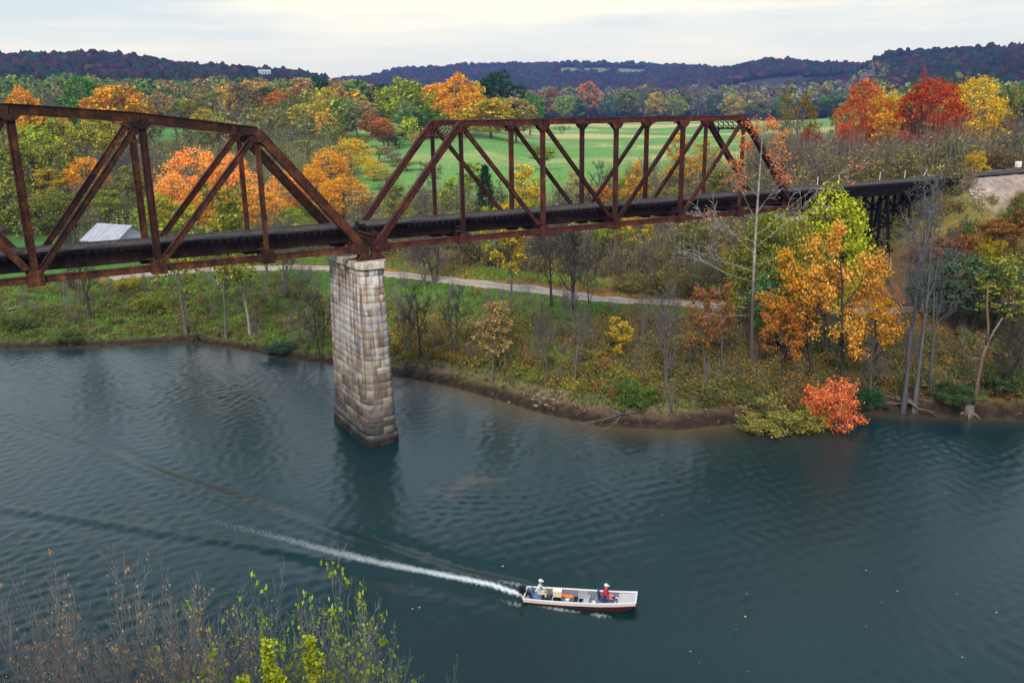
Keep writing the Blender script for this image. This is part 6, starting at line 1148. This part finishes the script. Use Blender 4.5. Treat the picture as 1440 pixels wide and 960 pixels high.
def person(name, loc, rz, label, chest, legs, legs_mat, top_mat, shoe_mat, hands, feet, lean, cap):
    """seated figure facing +X, hips at the origin: one skinned body, a cap and a face"""
    root = empty(name, loc, rz); tag(root, label, 'person')
    v, r, e = [], [], []
    def add(p, rad, par=None):
        v.append(p); r.append(rad); i = len(v)-1
        if par is not None: e.append((par, i))
        return i
    pel = add((0, 0, .10), .145); wa = add((lean*.3, 0, .26), .125, pel); ch = add((lean*.75, 0, .44), .155, wa); nk = add((lean+.01, 0, .585), .062, ch); ch_ = add((lean+.03, 0, .66), .070, nk); hd = add((lean+.04, 0, .75), .098, ch_); tp = add((lean+.03, 0, .83), .075, hd); add((lean+.135, 0, .735), .020, hd)
    for s, hnd, ft in ((1, hands[0], feet[0]), (-1, hands[1], feet[1])):
        sh = add((lean*.9, s*.175, .52), .068, ch); el_, wr = Vector(hnd[0]), Vector(hnd[1]); ei = add(tuple(el_), .046, sh); wi = add(tuple(wr), .031, ei); d = (wr-el_).normalized(); sd = d.cross(Vector((0, 0, 1))).normalized(); pm_ = wr+d*.055; pi_ = add(tuple(pm_), .034, wi)
        for k, (off, ln) in enumerate(((-.030, .060), (-.010, .070), (.010, .066), (.030, .052))):
            a = add(tuple(pm_+d*.035+sd*off), .011, pi_); b = add(tuple(pm_+d*(.035+ln*.6)+sd*off*1.1+Vector((0, 0, -.012))), .010, a); add(tuple(pm_+d*(.035+ln*.85)+sd*off*1.1+Vector((0, 0, -.038))), .009, b)
        a = add(tuple(pm_-d*.01-sd*.038*s), .012, pi_); add(tuple(pm_+d*.03-sd*.055*s+Vector((0, 0, -.012))), .010, a)
        hp = add((.03, s*.095, .07), .105, pel); kn = add(ft[0], .072, hp); ak = add(ft[1], .046, kn); he = add(ft[2], .045, ak); add(ft[3], .036, he)
    me = bpy.data.meshes.new('b'); me.from_pydata(v, e, []); o = bpy.data.objects.new('b', me); C.objects.link(o); md = o.modifiers.new('s', 'SKIN'); 
    for i, q in enumerate(me.skin_vertices[0].data): q.radius = (r[i], r[i]); q.use_root = (i == 0)
    ss = o.modifiers.new('d', 'SUBSURF'); ss.levels = 2; ss.render_levels = 2; dg = bpy.context.evaluated_depsgraph_get(); nm = bpy.data.meshes.new_from_object(o.evaluated_get(dg)); bpy.data.objects.remove(o)
    nm.name = 'body'; nm.materials.clear()
    for q in (SKIN, top_mat, legs_mat, shoe_mat): nm.materials.append(q)
    hands_ = [Vector(h[1]) for h in hands]; ankles = [Vector(f_[1]) for f_ in feet]
    for p in nm.polygons:
        c = p.center; k = 1
        if c.z > .60 and abs(c.y) < .13: k = 0
        elif min((c-h).length for h in hands_) < .17 and min((c-h).length for h in hands_) < (c-Vector((lean, 0, .45))).length and min((c-(h+(h-Vector(hd_[0])).normalized()*.08)).length for h, hd_ in zip(hands_, hands)) < .115: k = 0
        elif min((c-a).length for a in ankles) < .13 and c.x > .3: k = 3
        elif c.z < .20 and min((c-h).length for h in hands_) > .12: k = 2
        p.material_index = k; p.use_smooth = True
    link('body', nm, root)
    m = MB(); m.tube([(lean+.03, 0, .775), (lean+.03, 0, .81), (lean+.025, 0, .86), (lean+.02, 0, .885)], [.112, .110, .085, .03], 14); m.plate([(lean+.10, -.08), (lean+.20, -.055), (lean+.215, 0), (lean+.20, .055), (lean+.10, .08)], 'y', 0, .01) if False else None
    m.add([(lean+.09, -.085, .79), (lean+.20, -.06, .775), (lean+.215, 0, .775), (lean+.20, .06, .775), (lean+.09, .085, .79), (lean+.09, -.085, .80), (lean+.20, -.06, .785), (lean+.215, 0, .787), (lean+.20, .06, .785), (lean+.09, .085, .80)], [(0, 1, 2, 3, 4), (9, 8, 7, 6, 5), (0, 5, 6, 1), (1, 6, 7, 2), (2, 7, 8, 3), (3, 8, 9, 4)]); m.build('cap', CAPM, root, True)
    for s in (-1, 1):
        m = MB(); m.tube([(lean+.120, s*.032, .752), (lean+.130, s*.032, .752)], [.011, .007], 8); m.build('eye', BLACK, root)
        m = MB(); m.tube([(lean+.03, s*.095, .745), (lean+.03, s*.115, .748)], [.026, .018], 8); m.build('ear', SKIN, root)
    m = MB(); m.box((lean+.122, 0, .690), (.012, .045, .010)); m.build('mouth', plain('lip', (.32, .10, .08), .6), root)
    if chest is not None: chest(root, lean)
    return root
c_, s_ = math.cos(BRZ), math.sin(BRZ); wp = lambda x, y, z: (BOATC[0]+x*c_-y*s_, BOATC[1]+x*s_+y*c_, z-.12)
person('person', wp(-2.26, -.02, .40), BRZ, 'person in white shirt and white cap seated at the stern steering the motor', None, None, KHAKI, WHITEC, BLACK, [((.16, .24, .30), (.36, .12, .22)), ((-.08, -.28, .30), (-.14, -.12, .22))], [((.42, .13, .14), (.46, .13, -.20), (.45, .13, -.25), (.60, .14, -.26)), ((.40, -.14, .13), (.48, -.14, -.20), (.47, -.14, -.25), (.62, -.15, -.26))], .10, True)
def vest(root, lean):
    m = MB()
    for s in (-1, 1): m.tube([(lean*.5, s*.10, .22), (lean*.8+.02, s*.11, .38), (lean+.02, s*.09, .53)], [.085, .10, .06], 8)
    m.build('collar', REDC, root, True)
person('person', wp(1.26, 0, .50), BRZ, 'person in red jacket and white cap sitting on the bow seat with legs stretched forward', vest, None, BLUE, REDC, plain('pale_pink_shoe', (.80, .52, .45), .7), [((.18, .24, .32), (.36, .14, .20)), ((.16, -.25, .32), (.34, -.14, .20))], [((.40, .12, .16), (.72, .13, .02), (.78, .13, .0), (.84, .14, .12)), ((.38, -.14, .12), (.66, -.16, -.12), (.72, -.16, -.16), (.84, -.17, -.10))], .09, True)

# ------------------------------------------------------------------ white shed in the meadow and house on the ridge
def shed(name, loc, rz, L, W, H, rise, label, wall, roof, cat):
    root = empty(name, loc, rz); tag(root, label, cat); m = MB()
    m.add([(-L/2, -W/2, 0), (L/2, -W/2, 0), (L/2, W/2, 0), (-L/2, W/2, 0), (-L/2, -W/2, H), (L/2, -W/2, H), (L/2, W/2, H), (-L/2, W/2, H), (-L/2, 0, H+rise), (L/2, 0, H+rise)], [(0, 1, 5, 4), (1, 2, 6, 9, 5), (2, 3, 7, 6), (3, 0, 4, 8, 7), (3, 2, 1, 0)]); m.build('wall', wall, root)
    m = MB(); oh = .35; k = rise/(W/2); t = .07
    for s in (-1, 1): m.add([(-L/2-oh, s*(W/2+oh), H-k*oh+.03), (L/2+oh, s*(W/2+oh), H-k*oh+.03), (L/2+oh, 0, H+rise+.03), (-L/2-oh, 0, H+rise+.03), (-L/2-oh, s*(W/2+oh), H-k*oh+.03+t), (L/2+oh, s*(W/2+oh), H-k*oh+.03+t), (L/2+oh, 0, H+rise+.03+t), (-L/2-oh, 0, H+rise+.03+t)], [(0, 1, 2, 3), (4, 7, 6, 5), (0, 4, 5, 1), (2, 6, 7, 3), (1, 5, 6, 2), (0, 3, 7, 4)])
    m.build('roof', roof, root); return root
WALLW = simple('white_boards', (.46, .50, .56), (.34, .38, .43), 2.5, .8, stretch=(4, 4, .3)); TIN = simple('tin_roof', (.46, .48, .54), (.28, .25, .26), 1.2, .5, .3, stretch=(2.4, .5, .5), lo=.4, hi=.7)
x, y, _ = at_r(163, 330, 148); sh = shed('shed', (x, y, hz(x, y)-.1), R(-58), 7.4, 6.4, 3.2, 2.1, 'white board shed with a pale tin roof beside the salmon maple', WALLW, TIN, 'shed')
m = MB(); m.box((-1.2, -3.12, 1.05), (1.0, .06, 2.0)); d_ = m.build('door', simple('grey_boards', (.25, .25, .27), None, 4), sh); m = MB(); m.box((-.85, -3.17, 1.05), (.05, .05, .12)); m.build('handle', BLACK, d_)
m = MB(); m.box((1.6, -3.12, 1.6), (.9, .05, .8)); w1 = m.build('window', BLACK, sh); m = MB()
for q in (-.45, 0, .45): m.box((1.6+q, -3.15, 1.6), (.06, .05, .9))
for q in (-.42, .42): m.box((1.6, -3.152, 1.6+q), (.96, .05, .06))
m.build('frame', WHITE, w1)
x, y, z = at_r(372, 101, 1330); g = hz(x, y); ho_ = shed('house', (x, y, max(g, z-4)), R(-15), 17, 9, 4.2, 2.6, 'white house on the dark wooded ridge at left', WALLW, TIN, 'house')
for q in (-5, -1.5, 2, 5.5):
    m = MB(); m.box((q, -4.53, 2.0), (1.4, .05, 1.3)); m.build('window', BLACK, ho_)
# ------------------------------------------------------------------ signs and marker posts along the track
def sign(px, py, Yw, w, h, label):
    d = ray(px, py); t = (Yw-CAM[1])/d[1]; p = CAM+d*t; g = hz(p[0], p[1]); root = empty('track_sign', (p[0], p[1], g), R(-38)); tag(root, label, 'sign', 'signs by the railway track')
    H = p[2]-g; m = MB(); m.box((0, .03, H/2-.1), (.09, .05, H+.2)); m.build('post', METAL, root); m = MB(); m.box((0, -.02, H), (w, .03, h)); m.build('sign_plate', WHITE, root)
sign(1325, 234, 7.5, .75, .38, 'small white plate sign on a thin post beyond the trestle end'); sign(1432, 231, 6.2, .85, .80, 'white square sign on a post beside the track at the right frame edge')
for px, py, rot, lab in ((1237, 247, 0, 'white marker post beside the trestle deck, left of the leaning stick'), (1180, 243, 0, 'pale post beside the trestle deck behind the yellow-green tree'), (1150, 246, 0, 'pale post at the left end of the trestle deck'), (1272, 245, 0, 'thin grey post beside the trestle deck between the marker and the leaning stick'), (1294, 243, 38, 'white stick leaning over the trestle deck')):
    d = ray(px, py+6); t = (5.3-CAM[1])/d[1]; p = CAM+d*t; o = empty('marker_post', (p[0], p[1], 16.6)); tag(o, lab, 'post', 'posts along the trestle'); m = MB(); tl = math.tan(R(rot)); m.bar((0, 0, -.3), (1.3*tl*.8, -1.3*tl*.3, 1.25), .06, .06, side=(1, 0, 0)); m.build('shaft', WHITE, o); m = MB(); m.box((1.3*tl*.8, -1.3*tl*.3, 1.27), (.075, .075, .05)); m.build('cap', METAL, o)
# ------------------------------------------------------------------ stones, drift, roots, snag
def rock(x, y, s, seed, label, mat, group=None, name='stone'):
    rg = np.random.default_rng(seed); v = IV*(1+rg.normal(0, .12, (len(IV), 1)))*np.array((1, rg.uniform(.6, .9), rg.uniform(.45, .7)))*s; a = rg.uniform(0, 6); v = np.column_stack([v[:, 0]*math.cos(a)-v[:, 1]*math.sin(a), v[:, 0]*math.sin(a)+v[:, 1]*math.cos(a), v[:, 2]])
    o = link(name, np_mesh(name, v, IF, mat)); o.location = (x, y, max(hz(x, y), -.1)+s*.15); return tag(o, label, name, group)
PALES = simple('pale_stone', (.30, .265, .22), (.17, .145, .115), 3, .9, bmp=.3); 
for i, (px, py, s) in enumerate(((757, 556, .36), (765, 561, .42), (772, 556, .30), (754, 572, .34), (778, 563, .34), (749, 562, .25), (768, 570, .28), (785, 566, .22), (760, 566, .25), (716, 566, .22))):
    x, y, _ = ground_at(px, py); rock(x, y, s*.68, 200+i, 'pale stone lying in the small heap on the mud bank', PALES, 'pale stones on the mud bank')
RIP = simple('riprap_stone', (.46, .41, .37), (.26, .21, .18), 3, .9, bmp=.3); rg = random.Random(6)
for i in range(34):
    px, py = rg.gauss(1372, 13), rg.gauss(272, 7); x, y, _ = ground_at(px, py); rock(x, y, rg.uniform(.13, .30), 300+i, 'pale broken stone on the gravel slope at the end of the trestle', RIP, 'broken stones at the trestle end')
GW = simple('grey_driftwood', (.24, .215, .20), (.12, .105, .095), 4, .9, bmp=.3, stretch=(1, 1, 4)); RW = simple('root_wood', (.19, .165, .15), (.09, .08, .07), 4, .95, bmp=.3); DW = simple('dark_root_wood', (.10, .075, .06), (.05, .04, .035), 4, .95, bmp=.3)
def drift(name, px, py, n, ln, label, mat, seed, up=(-.1, .5), r0=.06, cat='driftwood', dirs=(0, 6.28), lift=.2):
    x, y, z = ground_at(px, py); rg = random.Random(seed); root = empty(name, (x, y, z)); tag(root, label, cat); k = 0
    for i in range(n):
        T = MB(); a = rg.uniform(*dirs); u = rg.uniform(*up); p = Vector((rg.uniform(-.3, .3), rg.uniform(-.3, .3), lift)); d = Vector((math.cos(a), math.sin(a), u)).normalized(); P = [p.copy()]; L_ = ln*rg.uniform(.5, 1.2)
        for q in range(5): d = (d+Vector((rg.gauss(0, .18), rg.gauss(0, .18), rg.gauss(0, .12)))).normalized(); p = p+d*L_/5; P.append(p.copy())
        T.tube(P, [r0*(1-.16*q)*rg.uniform(.8, 1.1) for q in range(6)], 6)
        for q in (2, 3, 4):
            e = (d+Vector((rg.gauss(0, .7), rg.gauss(0, .7), rg.gauss(0, .4)))).normalized(); T.tube([P[q], P[q]+e*L_*.18, P[q]+e*L_*.3+Vector((0, 0, -.05))], [r0*.4, r0*.3, r0*.15], 5)
        T.build('branch', mat, root, True)
    return root
toCam = math.atan2(CAM[1]+5, CAM[0]-20)
drift('fallen_branches', 878, 585, 12, 3.2, 'tangle of fallen grey branches reaching into the water below the green bush', GW, 1, (-.25, .25), .05)
drift('fallen_branches', 1095, 595, 9, 3.2, 'bare grey sticks poking out over the water under the pale olive bush', GW, 2, (-.35, .1), .045, dirs=(toCam-.9, toCam+.9), lift=.9)
drift('fallen_branches', 1160, 597, 7, 3.0, 'grey sticks drooping to the water under the red-orange bush', GW, 3, (-.5, 0), .045, dirs=(toCam-.8, toCam+.8), lift=1.1)
drift('root_mound', 1277, 577, 16, 2.0, 'pale twisted root mound at the foot of the two tall bare trees', RW, 4, (-.35, .1), .11, 'roots', lift=.7)
drift('root_tangle', 275, 478, 14, 2.4, 'dark tangle of roots under the leaning grey trees at the left bank point', DW, 5, (-.3, .2), .09, 'roots', lift=.5)
drift('root_tangle', 575, 522, 14, 2.2, 'dark tangle of roots and twigs at the waterline right of the pier', DW, 6, (-.25, .3), .06, 'roots', lift=.4)
drift('root_tangle', 712, 520, 10, 1.8, 'dark root overhang on the eroded middle bank, above the pale stones', DW, 7, (-.3, .2), .08, 'roots', lift=.4)
drift('root_tangle', 822, 538, 9, 1.7, 'dark root overhang right of the paired bare saplings', DW, 8, (-.3, .2), .08, 'roots', lift=.4)
o = drift('driftwood_log', 14, 438, 3, 3.4, 'bleached driftwood log on the far left bank', GW, 9, (-.02, .12), .16, dirs=(-.4, .5))
x, y, z = ground_at(1370, 580); sn = empty('broken_snag', (x, y, z)); tag(sn, 'reddish forked snag standing at the water on the right bank', 'snag'); SNAG = simple('reddish_dead_wood', (.22, .14, .115), (.14, .09, .075), 3, .9, bmp=.3, stretch=(2, 2, .5)); rt = Vector((CR[0], CR[1], 0)).normalized(); r_ = math.hypot(x-CAM[0], y-CAM[1]); sc = r_/FPX*1.05
P3 = lambda dx, dy: tuple(rt*(dx*sc)+Vector((0, 0, dy*sc)))
m = MB(); m.tube([P3(0, -4), P3(-1, 35), P3(1, 70), P3(5, 88)], [.16, .14, .13, .12], 8); m.build('stem', SNAG, sn, True)
m = MB(); m.tube([P3(4, 84), P3(3, 108), P3(-2, 132), P3(-4, 158)], [.12, .10, .08, .05], 8); m.build('limb', SNAG, sn, True); m = MB(); m.tube([P3(5, 86), P3(10, 100), P3(19, 118)], [.11, .09, .06], 8); m.build('limb', GW, sn, True)
m = MB(); m.tube([P3(0, 66), P3(-8, 68), P3(-14, 67)], [.08, .07, .05], 6); m.build('limb', SNAG, sn, True)
x, y, z = ground_at(1362, 582); st = empty('stump', (x, y, z)); tag(st, 'pale sawn stump at the waterline by the reddish snag', 'stump'); m = MB(); m.tube([(0, 0, -.3), (0, 0, .3), (.05, 0, .75)], [.50, .40, .36], 12); m.build('trunk_stub', GW, st, True); m = MB()
for a in range(5): m.tube([(0, 0, .2), (.55*math.cos(a*1.25), .55*math.sin(a*1.25), 0), (.9*math.cos(a*1.25), .9*math.sin(a*1.25), -.25)], [.14, .11, .05], 6)
m.build('root', GW, st, True)
# leaves drifting on the river
rg = random.Random(12); LM = [plain('orange_floating_leaf', (.50, .20, .08), .7), plain('tan_floating_leaf', (.62, .42, .22), .7), plain('brown_floating_leaf', (.30, .12, .06), .7)]
for i, (px, py) in enumerate([(870, 750), (707, 797), (579, 822), (653, 823), (580, 857), (1035, 886), (1218, 882), (971, 917), (983, 933), (1052, 945), (1218, 803), (1262, 832), (1345, 836), (1048, 868), (1330, 694), (1317, 690), (1110, 706), (931, 725), (1401, 862), (1353, 925), (1240, 848), (997, 706), (590, 855), (1050, 836)]):
    d = ray(px, py); t = -CAM[2]/d[2]; p = CAM+d*t; s = rg.uniform(.05, .095); m = MB(); m.add([(-s, 0, .0), (-.3*s, .6*s, .015), (.6*s, .45*s, .02), (s, 0, .035), (.5*s, -.5*s, .02), (-.4*s, -.55*s, .012)], [(0, 1, 2, 3, 4, 5)]); o = m.build('floating_leaf', LM[i % 3]); o.location = (p[0], p[1], .05); o.rotation_euler.z = rg.uniform(0, 6); tag(o, 'single dead autumn leaf drifting on the open river', 'leaf', 'leaves drifting on the river')
# ------------------------------------------------------------------ saplings on the bluff below the viewpoint
SAP = []
for sd in (71, 72, 73, 74):
    st_ = [(.3*math.cos(a), .3*math.sin(a), .12*math.cos(a)+.04*math.sin(3*a), .12*math.sin(a), a, .82+.18*math.cos(2*a+sd)) for a in np.linspace(sd, sd+5.4, 7)]
    T = Tree(sd).grow([dict(wob=.045, up=.05, t0=.35, n=5, tip=.3), dict(num=(9, 11), ang=25, len=.36, up=.06, wob=.08, cone=.4, r=.55, n=4), dict(num=(5, 6), ang=30, len=.48, up=.05, wob=.1, n=3), dict(num=(3, 4), ang=32, len=.5, wob=.12, n=3), dict(leaf_from=2, min=.0052, at=(.6, 1.0))], stems=st_, L0=8.3, r0=.04)
    zt = float(T.tips[:, 2].max()); up_ = T.tips[T.tips[:, 2] > .35*zt]; gr_ = up_[T.np.random(len(up_)) < .13]
    SAP.append((T.wood(), leaves(T.np, up_[T.np.random(len(up_)) < .09], 2.6, .06, .066), leaves(T.np, gr_[gr_[:, 2] > .5*zt], 4.5, .085, .085), zt, T))
BRL = (.46, .27, .13); GNL = (.29, .39, .03)
for i, (px, ty, r, kind, col, gr, lab) in enumerate([
    (26, 806, 17, 0, BRL, .05, 'leftmost twiggy sapling on the near bluff, a few brown leaves'), (62, 850, 14.5, 0, BRL, .1, 'low brown-leaved sapling in the bottom left corner'), (108, 762, 17.5, 0, BRL, .05, 'tallest brown-leaved sapling on the near bluff, second clump from the left'),
    (165, 768, 16.5, 0, BRL, .08, 'brown-leaved sapling right next to the tallest one on the near bluff'), (205, 805, 18, 0, BRL, .0, 'almost leafless grey sapling between the brown clumps on the near bluff'), (242, 800, 15, 0, (.60, .28, .06), .1, 'sapling with gold-brown leaves low on the near bluff'),
    (292, 792, 17, 0, BRL, .08, 'thin grey sapling left of the first lime-leaved one'), (332, 812, 15.5, 1, GNL, .2, 'first lime-leaved sapling from the left on the near bluff'), (385, 800, 16.5, 1, GNL, .1, 'lime-leaved sapling rising over the left vine-clad stem'),
    (440, 798, 15.5, 1, GNL, .1, 'lime-leaved sapling rising over the right vine-clad stem'), (482, 792, 16.5, 1, GNL, .1, 'lime-leaved sapling crossing the white wake trail'), (495, 850, 15, 1, GNL, .15, 'rightmost lime-leaved sapling on the near bluff'),
    (45, 790, 18, 0, BRL, .05, 'grey-brown sapling between the leftmost one and the tallest'), (135, 790, 16, 0, BRL, .08, 'dense brown-leaved sapling in front of the tallest one'), (225, 820, 16.5, 0, (.60, .28, .06), .1, 'gold-leaved sapling in the middle of the brown clumps'), (268, 785, 18, 0, BRL, .0, 'grey twiggy sapling behind the gold-brown one'), (88, 880, 14, 0, BRL, .15, 'lowest brown sapling in the bottom left corner'), (190, 880, 14.2, 0, BRL, .15, 'low sapling in front of the brown clumps, near the bottom edge'),
    (310, 840, 16.5, 0, BRL, .05, 'bare-stemmed sapling just left of the first lime-leaved one'), (410, 830, 17.5, 1, GNL, .1, 'lime-leaved sapling between the two tall vine-clad stems'), (455, 815, 17.5, 1, GNL, .1, 'thin lime-leaved sapling right of the right vine-clad stem'),
    (520, 905, 15.5, 0, BRL, .0, 'short leafless sapling right of the lime-leaved ones'), (548, 925, 16, 0, BRL, .0, 'last small bare sapling toward the boat on the near bluff')]):
    x, y, zt = at_r(px, ty, r); z = hz(x, y); wm, c0, c1, ph, _ = SAP[i % 4]; s = (zt-z)/ph; root = empty('sapling', (x, y, z), RNG.uniform(0, 6.28)); root.scale = (s*.5, s*.5, s); tag(root, lab, 'sapling', 'saplings on the near bluff')
    a = link('stems', wm, root); a.color = (.27, .26, .265, 1); b = link('leaves', c1 if kind else c0, root); b.color = (*col, gr)
for px, ty, r, wd, lab in ((375, 902, 15.2, .16, 'narrow yellow-green vine-clad stem at the bottom edge, the left of the two tall ones'), (436, 893, 15.0, .22, 'thicker yellow-green vine-clad stem at the bottom edge, the right of the two tall ones'), (391, 942, 14.6, .15, 'short vine-clad stem at the bottom edge between the two tall ones'), (338, 952, 14.4, .17, 'short vine-clad stem at the bottom edge, left of the tall ones')):
    x, y, zt = at_r(px, ty, r); z = hz(x, y); root = empty('vine_clad_stem', (x, y, z)); tag(root, lab, 'vine', 'vine-clad stems on the near bluff'); m = MB(); m.tube([(0, 0, -.2), (.05, 0, (zt-z)*.5), (0, .03, zt-z-.1)], [.05, .035, .015], 6); t = m.build('stem', BARK, root); t.color = GREYB
    rgv = np.random.default_rng(int(px)); hgt = zt-z; P = np.column_stack([rgv.normal(0, wd*.42, 160), rgv.normal(0, wd*.42, 160), hgt-rgv.random(160)**1.0*min(3.2, hgt*.6)]); P[:, :2] *= np.clip((hgt-P[:, 2:3])/.5+.25, .2, 1); c = link('vine_leaves', leaves(rgv, P, 7, .05, .075), root); c.color = (.42, .45, .03, .35)
